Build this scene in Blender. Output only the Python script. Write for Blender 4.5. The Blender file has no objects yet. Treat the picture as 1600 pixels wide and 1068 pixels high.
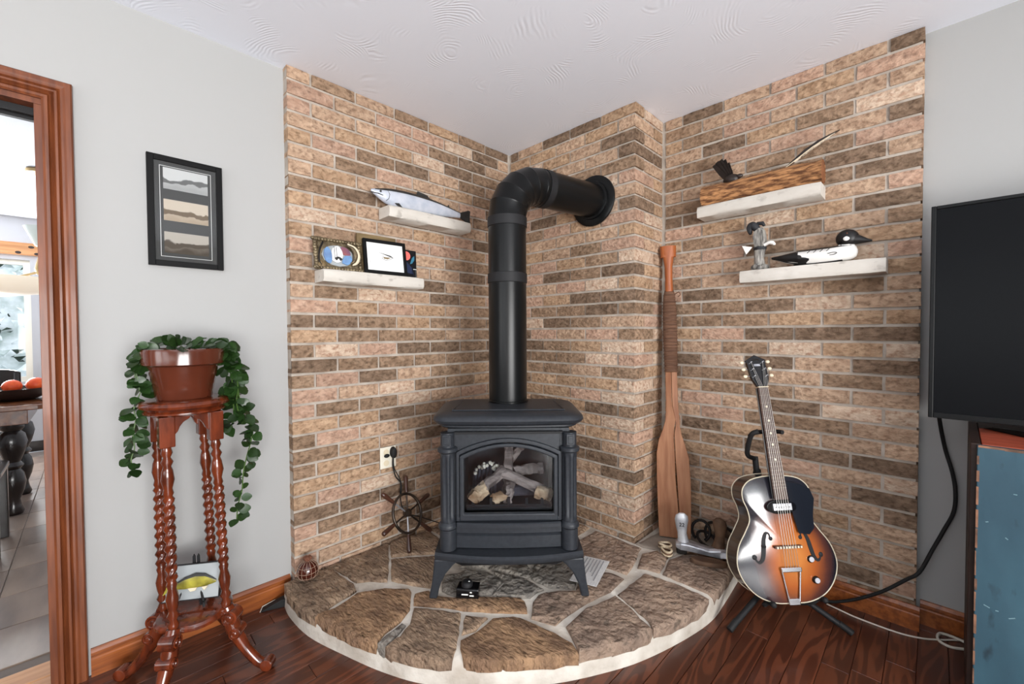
import bpy, bmesh, math, random
from mathutils import Vector, Matrix, noise
from math import sin, cos, pi, radians, sqrt

# ------------------------------------------------------------------ camera, world, lights, exposure
sc = bpy.context.scene
COL = sc.collection
CAMP = Vector((2.0731, -2.0494, 1.2260))
FW = Vector((-0.70837, 0.70547, -0.02270)).normalized()
RT = Vector((0.70560, 0.70859, -0.00500)).normalized()
UP = RT.cross(FW).normalized(); RT = FW.cross(UP).normalized()
cam_d = bpy.data.cameras.new('camera')
cam_d.sensor_fit = 'HORIZONTAL'; cam_d.sensor_width = 36.0
cam_d.lens = 658.57 / 1600 * 36.0
cam_d.clip_start = 0.02; cam_d.clip_end = 200
cam = bpy.data.objects.new('camera', cam_d); COL.objects.link(cam)
cam.matrix_world = Matrix(((RT.x, UP.x, -FW.x, CAMP.x), (RT.y, UP.y, -FW.y, CAMP.y), (RT.z, UP.z, -FW.z, CAMP.z), (0, 0, 0, 1)))
sc.camera = cam

world = bpy.data.worlds.new('World'); sc.world = world; world.use_nodes = True
bg = world.node_tree.nodes['Background']
bg.inputs['Color'].default_value = (0.86, 0.93, 1.0, 1); bg.inputs['Strength'].default_value = 2.2

def area_light(name, loc, target, sx, sy, power, col):
    d = bpy.data.lights.new(name, 'AREA'); d.shape = 'RECTANGLE'; d.size = sx; d.size_y = sy
    d.energy = power; d.color = col
    o = bpy.data.objects.new(name, d); COL.objects.link(o); o.location = loc
    o.rotation_euler = (Vector(target) - Vector(loc)).to_track_quat('-Z', 'Y').to_euler()
    return o
# daylight in the glazed openings of the room: patio door, wide window, and the kitchen window
area_light('daylight_patio_door', (5.02, -2.55, 1.08), (0, -2.55, 5.2), 2.4, 1.8, 300, (1.0, 0.99, 0.975))
area_light('daylight_wide_window', (3.0, -4.62, 1.45), (3.0, 0, 6.5), 2.9, 1.4, 24, (1.0, 0.985, 0.96))
area_light('daylight_side_window', (0.9, -4.62, 1.45), (0.9, 0, 6.5), 0.9, 1.4, 14, (1.0, 0.985, 0.96))
area_light('daylight_kitchen_window', (-4.52, -3.2, 1.35), (0, -3.0, 1.8), 1.3, 1.1, 170, (0.95, 0.98, 1.0))
sc.view_settings.view_transform = 'Standard'
sc.view_settings.look = 'None'
sc.view_settings.exposure = 0.14
sc.view_settings.gamma = 1.0
sc.view_settings.use_curve_mapping = False
sc.cycles.max_bounces = 10; sc.cycles.diffuse_bounces = 6; sc.cycles.glossy_bounces = 4
sc.cycles.transmission_bounces = 6; sc.cycles.caustics_reflective = False; sc.cycles.caustics_refractive = False
sc.cycles.sample_clamp_indirect = 6.0

RNG = random.Random(7)
# ------------------------------------------------------------------ room numbers (metres)
BL = 0.21705            # brick length with its joint
BP = 0.070754           # course height
ZC1 = 2.38587           # underside of the top course
WX = 0.94509            # width of the chimney breast
DY = 1.5 * BL           # its depth
XR = WX + 5 * BL        # right end of the brick
CEIL = 2.44
HZ = 0.10               # hearth top
WLX = -0.057            # plaster wall plane on the left
WRY = 0.397             # plaster wall plane on the right

# ------------------------------------------------------------------ materials
def s2l(c):
    return tuple(((v / 255) / 12.92 if v / 255 <= 0.04045 else ((v / 255 + 0.055) / 1.055) ** 2.4) for v in c)
MATS = {}
def pm(name, c1, c2=None, rough=0.6, metal=0.0, nscale=8.0, stretch=(1, 1, 1), detail=4.0, lo=0.35, hi=0.65,
       bump=0.0, bscale=None, bdist=0.01, spec=0.5, coat=0.0, c3=None, s3=40.0, t3=(0.62, 0.7), rand=0.0,
       emit=None, estr=0.0, alpha=None, trans=0.0, ior=1.45, distort=0.0, bstretch=None, randoff=True):
    """principled material: two-tone noise, optional speckle colour c3, bump, per-object value jitter"""
    m = bpy.data.materials.new(name); m.use_nodes = True; MATS[name] = m
    nt = m.node_tree; N = nt.nodes; Lk = nt.links
    b = N['Principled BSDF']
    b.inputs['Roughness'].default_value = rough; b.inputs['Metallic'].default_value = metal
    b.inputs['Specular IOR Level'].default_value = spec; b.inputs['IOR'].default_value = ior
    if coat: b.inputs['Coat Weight'].default_value = coat; b.inputs['Coat Roughness'].default_value = 0.08
    if trans: b.inputs['Transmission Weight'].default_value = trans
    C1 = (*s2l(c1), 1)
    b.inputs['Base Color'].default_value = C1
    if emit: b.inputs['Emission Color'].default_value = (*s2l(emit), 1); b.inputs['Emission Strength'].default_value = estr
    if alpha is not None: b.inputs['Alpha'].default_value = alpha
    need = c2 is not None or bump > 0 or rand > 0 or c3 is not None
    if not need: return m
    tc = N.new('ShaderNodeTexCoord'); mp = N.new('ShaderNodeMapping'); mp.inputs['Scale'].default_value = stretch
    oi = N.new('ShaderNodeObjectInfo')
    if randoff:
        mul = N.new('ShaderNodeVectorMath'); mul.operation = 'SCALE'; mul.inputs['Scale'].default_value = 37.0
        comb = N.new('ShaderNodeCombineXYZ')
        for k in range(3): Lk.new(oi.outputs['Random'], comb.inputs[k])
        Lk.new(comb.outputs[0], mul.inputs[0]); Lk.new(mul.outputs[0], mp.inputs['Location'])
    Lk.new(tc.outputs['Object'], mp.inputs['Vector'])
    col = None
    if c2 is not None:
        n = N.new('ShaderNodeTexNoise'); n.inputs['Scale'].default_value = nscale; n.inputs['Detail'].default_value = detail
        n.inputs['Distortion'].default_value = distort
        Lk.new(mp.outputs[0], n.inputs['Vector'])
        r = N.new('ShaderNodeValToRGB'); r.color_ramp.elements[0].position = lo; r.color_ramp.elements[1].position = hi
        r.color_ramp.elements[0].color = C1; r.color_ramp.elements[1].color = (*s2l(c2), 1)
        Lk.new(n.outputs['Fac'], r.inputs['Fac']); col = r.outputs['Color']
    if c3 is not None:
        n3 = N.new('ShaderNodeTexNoise'); n3.inputs['Scale'].default_value = s3; n3.inputs['Detail'].default_value = 3
        Lk.new(mp.outputs[0], n3.inputs['Vector'])
        r3 = N.new('ShaderNodeValToRGB'); r3.color_ramp.elements[0].position = t3[0]; r3.color_ramp.elements[1].position = t3[1]
        Lk.new(n3.outputs['Fac'], r3.inputs['Fac'])
        mx = N.new('ShaderNodeMix'); mx.data_type = 'RGBA'
        Lk.new(r3.outputs['Color'], mx.inputs[0])
        if col: Lk.new(col, mx.inputs[6])
        else: mx.inputs[6].default_value = C1
        mx.inputs[7].default_value = (*s2l(c3), 1); col = mx.outputs[2]
    if rand > 0:
        hs = N.new('ShaderNodeHueSaturation'); mr = N.new('ShaderNodeMapRange')
        mr.inputs[3].default_value = 1 - rand; mr.inputs[4].default_value = 1 + rand
        Lk.new(oi.outputs['Random'], mr.inputs[0]); Lk.new(mr.outputs[0], hs.inputs['Value'])
        if col: Lk.new(col, hs.inputs['Color'])
        else: hs.inputs['Color'].default_value = C1
        col = hs.outputs['Color']
    if col: Lk.new(col, b.inputs['Base Color'])
    if bump > 0:
        nb = N.new('ShaderNodeTexNoise'); nb.inputs['Scale'].default_value = bscale or nscale; nb.inputs['Detail'].default_value = 5
        if bstretch:
            mp2 = N.new('ShaderNodeMapping'); mp2.inputs['Scale'].default_value = bstretch
            Lk.new(tc.outputs['Object'], mp2.inputs['Vector']); Lk.new(mp2.outputs[0], nb.inputs['Vector'])
        else: Lk.new(mp.outputs[0], nb.inputs['Vector'])
        bp = N.new('ShaderNodeBump'); bp.inputs['Strength'].default_value = bump; bp.inputs['Distance'].default_value = bdist
        Lk.new(nb.outputs['Fac'], bp.inputs['Height']); Lk.new(bp.outputs['Normal'], b.inputs['Normal'])
    return m

pm('paint', (171, 171, 170), rough=0.85, spec=0.2)
pm('paint_dark', (128, 116, 104), rough=.8, spec=.2)
pm('mortar', (188, 178, 167), (164, 153, 142), rough=0.95, nscale=14, bump=0.5, bscale=60, bdist=0.004, spec=0.1, randoff=False)
for nm, a, bb, sp in (('brick_tan', (194, 166, 141), (170, 141, 118), (128, 103, 84)), ('brick_gold', (187, 158, 130), (163, 133, 107), (124, 99, 77)), ('brick_pink', (193, 162, 141), (171, 138, 118), (136, 109, 93)), ('brick_brown', (162, 136, 113), (132, 108, 88), (100, 81, 65)), ('brick_dark', (142, 119, 100), (110, 91, 75), (84, 67, 54)), ('brick_pale', (208, 187, 166), (186, 160, 138), (157, 122, 101))):
    pm(nm, a, bb, rough=0.92, nscale=34, stretch=(0.8, 1, 1.1), detail=7, c3=sp, s3=60, t3=(0.47, 0.74), rand=0.10, bump=1.0, bscale=60, bdist=0.010, spec=0.12)
pm('stone_a', (168, 143, 119), (128, 107, 90), rough=0.85, nscale=7, c3=(96, 80, 68), s3=26, t3=(.55, .72), rand=0.10, bump=1.0, bscale=34, bdist=0.03, stretch=(1, 2.2, 1), spec=0.25)
pm('stone_b', (172, 138, 106), (130, 103, 82), rough=0.85, nscale=8, c3=(104, 80, 60), s3=24, t3=(.56, .74), rand=0.05, bump=1.0, bscale=34, bdist=0.03, stretch=(1, 2.2, 1), spec=0.25)
pm('stone_c', (166, 143, 124), (132, 113, 100), rough=0.85, nscale=8, c3=(96, 84, 74), s3=30, t3=(.56, .74), rand=0.08, bump=1.0, bscale=34, bdist=0.03, spec=0.25)
pm('stone_grey', (150, 142, 132), (116, 111, 105), rough=0.85, nscale=8, c3=(88, 84, 80), s3=30, rand=0.08, bump=1.0, bscale=34, bdist=0.03, spec=0.25)
pm('concrete', (152, 142, 130), (132, 122, 112), rough=0.9, nscale=6, bump=0.4, bscale=30, spec=0.2)
pm('hearth_mortar', (212, 206, 196), (178, 168, 156), rough=0.95, nscale=9, bump=0.7, bscale=30, bdist=0.008, spec=0.1)
pm('iron_paint', (46, 49, 54), (39, 42, 47), rough=0.42, nscale=60, bump=0.12, bscale=300, bdist=0.001, spec=0.35)
pm('black_pipe', (13, 14, 15), rough=0.3, spec=0.3)
pm('black_matte', (28, 28, 30), rough=0.6, spec=0.35)
pm('black_gloss', (14, 14, 16), rough=0.12, spec=0.6)
pm('firebox', (30, 31, 34), (22, 22, 24), rough=0.6, nscale=20)
pm('bark_log', (168, 154, 144), (96, 86, 80), rough=0.95, nscale=26, stretch=(0.25, 1, 1), lo=.4, hi=.6, bump=1.0, bscale=30, bdist=0.01)
pm('split_log', (226, 200, 164), (150, 116, 84), rough=0.9, nscale=18, stretch=(0.3, 1, 1), bump=0.8, bscale=30, bdist=0.008)
pm('ash_white', (236, 230, 210), (150, 140, 122), rough=0.95, nscale=30, bump=0.8)
pm('char', (84, 84, 92), (50, 50, 56), rough=0.9, nscale=20, bump=0.8, bscale=40, stretch=(1, 1, .3))
pm('trim_wood', (156, 88, 42), (118, 60, 26), rough=0.35, nscale=9, stretch=(6, .5, 6), coat=0.3, bump=0.05, bscale=40, randoff=True)
pm('casing_wood', (126, 68, 36), (94, 47, 24), rough=0.45, nscale=9, stretch=(6, 6, .5), coat=0.1)
pm('pine', (192, 140, 92), (164, 110, 66), rough=0.5, nscale=6, stretch=(6, .6, 6), c3=(90, 56, 34), s3=3, t3=(.72, .76))
pm('cherry', (114, 49, 23), (72, 28, 13), rough=0.22, nscale=12, stretch=(3, 3, .7), coat=0.5)
pm('floor_gap', (38, 18, 12), rough=0.7)
pm('terracotta', (88, 42, 27), (73, 34, 21), rough=0.2, nscale=7, coat=0.4, c3=(130, 110, 84), s3=18, t3=(.72, .78))
pm('soil', (50, 38, 28), (34, 26, 20), rough=1, nscale=40)
pm('leaf', (42, 68, 28), (22, 42, 16), rough=0.35, nscale=14, rand=0.35, spec=0.5)
pm('vine', (70, 96, 44), rough=0.5)
pm('frame_black', (11, 11, 12), rough=0.6, spec=.2)
pm('mat_grey', (78, 78, 78), rough=0.9, spec=0.1)
pm('white_print', (236, 236, 234), rough=0.8, spec=0.1)
pm('shelf_stone', (216, 211, 203), (200, 194, 185), rough=0.85, nscale=5, bump=0.6, bscale=26, bdist=0.008, stretch=(.6, .6, 1), spec=.2, c3=(180, 174, 166), s3=30, t3=(.6, .72))
pm('paddle_wood', (168, 120, 88), (136, 88, 60), rough=0.6, nscale=9, stretch=(5, 5, .5), lo=.3, hi=.7)
pm('paddle_grip', (164, 92, 48), (136, 70, 34), rough=0.35, nscale=9, stretch=(5, 5, .6), coat=.3)
pm('cord_wrap', (112, 80, 60), (84, 58, 44), rough=0.85, nscale=40, stretch=(.3, .3, 3), bump=.5, bscale=60)
pm('chrome', (215, 217, 222), rough=0.22, metal=1.0)
pm('cast_silver', (196, 198, 204), (150, 152, 160), rough=0.35, metal=0.75, nscale=18, bump=0.25, bscale=40)
pm('cast_rust', (120, 92, 70), (74, 54, 42), rough=0.7, metal=0.3, nscale=12, bump=0.4, bscale=30)
pm('dark_iron', (46, 42, 40), (30, 27, 26), rough=0.6, metal=0.6, nscale=12)
pm('wheel_wood', (74, 44, 32), (48, 28, 22), rough=0.35, nscale=12, coat=.3)
pm('wheel_metal', (92, 82, 74), (56, 50, 46), rough=0.35, metal=0.85, nscale=12)
pm('rope', (206, 190, 164), (164, 144, 116), rough=0.95, nscale=60, bump=.5)
pm('float_glass', (66, 26, 16), rough=0.08, spec=0.6, coat=0.3)
pm('netting', (176, 150, 130), rough=0.9)
pm('cork', (130, 84, 64), (100, 62, 46), rough=0.9, nscale=30)
pm('plate_white', (232, 226, 210), rough=0.4)
pm('paper', (226, 226, 224), (206, 206, 206), rough=0.9, nscale=60, stretch=(1, 6, 1), spec=0.1)
pm('print_ink', (150, 150, 152), rough=0.9)
pm('fish_silver', (206, 210, 220), (182, 190, 204), rough=0.35, nscale=18, metal=0.15, bump=.1, bscale=160)
pm('fish_dark', (52, 52, 50), (34, 34, 34), rough=0.45, nscale=20)
pm('fish_belly', (150, 146, 122), rough=0.5)
pm('pewter', (132, 118, 92), (84, 72, 54), rough=0.4, metal=0.5, nscale=26, bump=.5, bscale=50)
pm('ivory', (222, 208, 180), rough=0.4)
pm('eagle_grey', (176, 172, 164), (84, 82, 80), rough=0.7, nscale=34, stretch=(2, 2, .5), bump=.6, bscale=50)
pm('eagle_dark', (54, 56, 60), (32, 33, 36), rough=0.7, nscale=40)
pm('duck_white', (236, 234, 230), rough=0.45)
pm('duck_black', (22, 21, 21), rough=0.4)
pm('bark', (190, 138, 92), (100, 64, 40), rough=0.95, nscale=80, stretch=(.22, 1, 1), lo=.40, hi=.62, bump=1.0, bscale=60, bdist=0.02, bstretch=(.3, 1, 1))
pm('log_end', (150, 96, 58), (110, 66, 40), rough=0.9, nscale=14)
pm('feather_dark', (42, 32, 28), (24, 18, 16), rough=0.45, nscale=30)
pm('feather_pale', (206, 190, 168), (80, 60, 46), rough=0.6, nscale=22, lo=.45, hi=.55)
pm('screen', (20, 21, 23), rough=0.25, spec=0.05)
pm('tv_plastic', (16, 17, 18), rough=0.4, spec=.2)
pm('blue_paint', (58, 92, 106), (44, 72, 86), rough=0.65, nscale=5, stretch=(1, 1, .4), c3=(30, 48, 58), s3=26, t3=(.62, .76), bump=.25, bscale=20)
pm('blue_edge', (146, 104, 80), (84, 62, 50), rough=0.7, nscale=20)
pm('dark_wood', (48, 30, 22), (30, 18, 14), rough=0.55, nscale=9, stretch=(4, 4, .6))
pm('red_wood', (176, 84, 56), (146, 62, 42), rough=0.6, nscale=7, stretch=(1, 5, 5))
pm('cable_white', (212, 206, 194), rough=0.5)
pm('rubber', (20, 20, 21), rough=0.7)
pm('guitar_side', (40, 28, 24), (24, 18, 18), rough=0.18, nscale=5, coat=.6)
pm('binding', (222, 212, 188), rough=0.4)
pm('fretboard', (92, 68, 58), (66, 46, 40), rough=0.45, nscale=10, stretch=(5, 5, .6))
pm('pickguard', (26, 30, 38), rough=0.1, coat=.5)
pm('knob_white', (190, 190, 196), rough=0.25)
pm('string', (196, 192, 186), rough=0.3, metal=0.8)
pm('tile', (138, 120, 106), (98, 84, 76), rough=0.3, nscale=4, stretch=(.5, 1.6, 1), detail=6, spec=.5, rand=.05)
pm('grout', (120, 110, 102), rough=0.9)
pm('espresso', (30, 22, 20), (20, 15, 14), rough=0.25, nscale=8, coat=.3)
pm('table_wood', (118, 70, 42), (84, 46, 26), rough=0.25, nscale=6, stretch=(.6, 5, 5), coat=.3)
pm('bowl_wood', (46, 32, 28), rough=0.35)
pm('orange_skin', (232, 96, 44), (216, 76, 34), rough=0.45, nscale=30)
pm('plum_skin', (34, 26, 34), rough=0.25)
pm('napkin', (180, 196, 208), (92, 112, 130), rough=0.9, nscale=12)
pm('shade_glass', (226, 236, 232), rough=0.25, trans=0.4)
pm('cream_glass', (246, 238, 222), rough=0.35, emit=(255, 240, 214), estr=0.35)
pm('brass', (190, 164, 120), rough=0.3, metal=0.8)
pm('kitchen_paint', (182, 182, 184), rough=0.85, spec=.2)
pm('snow', (240, 243, 246), (170, 182, 178), rough=0.9, nscale=5)
pm('evergreen', (58, 72, 62), (34, 46, 38), rough=0.9, nscale=5)
pm('fish_yellow', (196, 186, 74), (110, 104, 40), rough=0.3, nscale=16, coat=.3)
pm('pale_board', (168, 173, 175), (148, 154, 156), rough=0.5, nscale=4)
pm('olive_wood', (128, 108, 74), (104, 86, 58), rough=0.6, nscale=8)

pm('fret_metal', (140, 128, 112), rough=.4, metal=.6)
pm('scratch', (112, 142, 150), rough=.7)
pm('cast_silver_pale', (206, 208, 212), (170, 172, 178), rough=.45, metal=.35, nscale=18, bump=.2, bscale=40)
pm('photo_blue', (112, 152, 196), (96, 120, 160), rough=.5, nscale=20)
pm('photo_red', (150, 84, 84), (110, 78, 100), rough=.5, nscale=26)
pm('night_black', (14, 15, 20), rough=.4)
pm('coral', (236, 116, 108), rough=.6)
pm('teal', (52, 116, 142), rough=.6)
pm('navy', (28, 40, 72), rough=.6)
def ceiling_material():
    m = bpy.data.materials.new('ceiling_paint'); m.use_nodes = True; N = m.node_tree.nodes; Lk = m.node_tree.links
    b = N['Principled BSDF']; b.inputs['Base Color'].default_value = (*s2l((240, 244, 253)), 1); b.inputs['Roughness'].default_value = .9
    b.inputs['Specular IOR Level'].default_value = .2
    tc = N.new('ShaderNodeTexCoord'); v = N.new('ShaderNodeTexVoronoi'); v.feature = 'F1'; v.inputs['Scale'].default_value = 3.2
    n = N.new('ShaderNodeTexNoise'); n.inputs['Scale'].default_value = 1.6; n.inputs['Detail'].default_value = 3
    mx = N.new('ShaderNodeMix'); mx.data_type = 'RGBA'; mx.inputs[0].default_value = .25
    Lk.new(tc.outputs['Object'], n.inputs['Vector']); Lk.new(tc.outputs['Object'], mx.inputs[6]); Lk.new(n.outputs['Color'], mx.inputs[7])
    Lk.new(mx.outputs[2], v.inputs['Vector'])
    ml = N.new('ShaderNodeMath'); ml.operation = 'MULTIPLY'; ml.inputs[1].default_value = 190
    sn = N.new('ShaderNodeMath'); sn.operation = 'SINE'
    Lk.new(v.outputs['Distance'], ml.inputs[0]); Lk.new(ml.outputs[0], sn.inputs[0])
    n2 = N.new('ShaderNodeTexNoise'); n2.inputs['Scale'].default_value = 7; n2.inputs['Detail'].default_value = 2
    Lk.new(tc.outputs['Object'], n2.inputs['Vector'])
    r = N.new('ShaderNodeValToRGB'); r.color_ramp.elements[0].position = .52; r.color_ramp.elements[1].position = .72
    Lk.new(n2.outputs['Fac'], r.inputs['Fac'])
    m2 = N.new('ShaderNodeMath'); m2.operation = 'MULTIPLY'; Lk.new(sn.outputs[0], m2.inputs[0]); Lk.new(r.outputs['Color'], m2.inputs[1])
    bp = N.new('ShaderNodeBump'); bp.inputs['Strength'].default_value = .16; bp.inputs['Distance'].default_value = .004
    Lk.new(m2.outputs[0], bp.inputs['Height']); Lk.new(bp.outputs['Normal'], b.inputs['Normal'])
    MATS['ceiling_paint'] = m
ceiling_material()
def plank_material():
    m = bpy.data.materials.new('floor_oak'); m.use_nodes = True; N = m.node_tree.nodes; Lk = m.node_tree.links
    b = N['Principled BSDF']; b.inputs['Roughness'].default_value = .3; b.inputs['Coat Weight'].default_value = .15
    tc = N.new('ShaderNodeTexCoord'); oi = N.new('ShaderNodeObjectInfo')
    comb = N.new('ShaderNodeCombineXYZ'); mm = N.new('ShaderNodeMath'); mm.operation = 'MULTIPLY'; mm.inputs[1].default_value = 53
    Lk.new(oi.outputs['Random'], mm.inputs[0]); Lk.new(mm.outputs[0], comb.inputs[0]); Lk.new(mm.outputs[0], comb.inputs[1])
    mp = N.new('ShaderNodeMapping'); mp.inputs['Scale'].default_value = (1, .12, 1); Lk.new(comb.outputs[0], mp.inputs['Location'])
    Lk.new(tc.outputs['Object'], mp.inputs['Vector'])
    n = N.new('ShaderNodeTexNoise'); n.inputs['Scale'].default_value = 9; n.inputs['Detail'].default_value = 2; n.inputs['Distortion'].default_value = .4
    Lk.new(mp.outputs[0], n.inputs['Vector'])
    mu = N.new('ShaderNodeMath'); mu.operation = 'MULTIPLY'; mu.inputs[1].default_value = 60; Lk.new(n.outputs['Fac'], mu.inputs[0])
    si = N.new('ShaderNodeMath'); si.operation = 'SINE'; Lk.new(mu.outputs[0], si.inputs[0])
    r = N.new('ShaderNodeValToRGB'); r.color_ramp.elements[0].position = .0; r.color_ramp.elements[1].position = .55
    r.color_ramp.elements[0].color = (*s2l((74, 38, 25)), 1); r.color_ramp.elements[1].color = (*s2l((100, 54, 35)), 1)
    Lk.new(si.outputs[0], r.inputs['Fac'])
    hs = N.new('ShaderNodeHueSaturation'); mr = N.new('ShaderNodeMapRange'); mr.inputs[3].default_value = .85; mr.inputs[4].default_value = 1.15
    Lk.new(oi.outputs['Random'], mr.inputs[0]); Lk.new(mr.outputs[0], hs.inputs['Value']); Lk.new(r.outputs['Color'], hs.inputs['Color'])
    Lk.new(hs.outputs['Color'], b.inputs['Base Color']); MATS['floor_oak'] = m
plank_material()
def burst_material():
    m = bpy.data.materials.new('sunburst'); m.use_nodes = True; N = m.node_tree.nodes; Lk = m.node_tree.links
    b = N['Principled BSDF']; b.inputs['Roughness'].default_value = .2; b.inputs['Coat Weight'].default_value = .7; b.inputs['Coat Roughness'].default_value = .12
    tc = N.new('ShaderNodeTexCoord'); mp = N.new('ShaderNodeMapping')
    mp.inputs['Location'].default_value = (-.12, 0, -.66); mp.inputs['Scale'].default_value = (5.2, 0, 3.6)
    n = N.new('ShaderNodeTexNoise'); n.inputs['Scale'].default_value = 9; n.inputs['Detail'].default_value = 4
    ln = N.new('ShaderNodeVectorMath'); ln.operation = 'LENGTH'
    Lk.new(tc.outputs['Object'], mp.inputs['Vector']); Lk.new(mp.outputs[0], ln.inputs[0]); Lk.new(tc.outputs['Object'], n.inputs['Vector'])
    ad = N.new('ShaderNodeMath'); ad.operation = 'MULTIPLY_ADD'; ad.inputs[1].default_value = .22; 
    Lk.new(n.outputs['Fac'], ad.inputs[0]); Lk.new(ln.outputs['Value'], ad.inputs[2])
    r = N.new('ShaderNodeValToRGB'); e = r.color_ramp.elements
    e[0].position = .25; e[0].color = (*s2l((196, 122, 60)), 1); e[1].position = 1.0; e[1].color = (*s2l((34, 34, 42)), 1)
    x = e.new(.55); x.color = (*s2l((168, 90, 42)), 1); x = e.new(.8); x.color = (*s2l((86, 50, 42)), 1)
    Lk.new(ad.outputs[0], r.inputs['Fac']); Lk.new(r.outputs['Color'], b.inputs['Base Color']); MATS['sunburst'] = m
burst_material()
def landscape(name, sky, hill, ground, sx):
    """faded postcard: sky, hill line and field, drawn over the print's own width and height"""
    m = bpy.data.materials.new(name); m.use_nodes = True; N = m.node_tree.nodes; Lk = m.node_tree.links
    b = N['Principled BSDF']; b.inputs['Roughness'].default_value = .8; b.inputs['Specular IOR Level'].default_value = .1
    tc = N.new('ShaderNodeTexCoord'); sp = N.new('ShaderNodeSeparateXYZ'); Lk.new(tc.outputs['Generated'], sp.inputs[0])
    n = N.new('ShaderNodeTexNoise'); n.inputs['Scale'].default_value = sx; n.inputs['Detail'].default_value = 4; Lk.new(tc.outputs['Object'], n.inputs['Vector'])
    ad = N.new('ShaderNodeMath'); ad.operation = 'MULTIPLY_ADD'; ad.inputs[1].default_value = .7
    Lk.new(n.outputs['Fac'], ad.inputs[0]); Lk.new(sp.outputs['Z'], ad.inputs[2])
    r = N.new('ShaderNodeValToRGB'); e = r.color_ramp.elements
    e[0].position = .45; e[0].color = (*s2l(ground), 1); e[1].position = .92; e[1].color = (*s2l(sky), 1)
    x = e.new(.62); x.color = (*s2l(tuple(int(.7 * a + .3 * c) for a, c in zip(ground, sky))), 1)
    x = e.new(.66); x.color = (*s2l(hill), 1); x = e.new(.86); x.color = (*s2l(hill), 1)
    Lk.new(ad.outputs[0], r.inputs['Fac']); Lk.new(r.outputs['Color'], b.inputs['Base Color']); MATS[name] = m
landscape('print_grey', (208, 208, 208), (112, 112, 112), (168, 168, 168), 22)
landscape('print_sepia', (206, 192, 176), (116, 100, 84), (176, 158, 138), 26)
landscape('print_dark', (182, 174, 164), (92, 84, 76), (84, 76, 68), 20)

def glass_material(name, tint, rough=.02, refl=.08):
    """thin pane: mostly clear, a little mirror at normal incidence, more at grazing"""
    m = bpy.data.materials.new(name); m.use_nodes = True; N = m.node_tree.nodes; Lk = m.node_tree.links
    for n in list(N):
        if n.type == 'BSDF_PRINCIPLED': N.remove(n)
    t = N.new('ShaderNodeBsdfTransparent'); t.inputs['Color'].default_value = (*tint, 1)
    g = N.new('ShaderNodeBsdfGlossy'); g.inputs['Roughness'].default_value = rough
    fr = N.new('ShaderNodeFresnel'); fr.inputs['IOR'].default_value = 1.5
    ad = N.new('ShaderNodeMath'); ad.operation = 'ADD'; ad.inputs[1].default_value = refl; Lk.new(fr.outputs[0], ad.inputs[0])
    mx = N.new('ShaderNodeMixShader'); Lk.new(ad.outputs[0], mx.inputs[0]); Lk.new(t.outputs[0], mx.inputs[1]); Lk.new(g.outputs[0], mx.inputs[2])
    Lk.new(mx.outputs[0], N['Material Output'].inputs['Surface']); MATS[name] = m
glass_material('stove_glass', (.9, .92, .95), refl=.0); glass_material('pane', (.98, .985, .985), refl=-.03)

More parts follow.
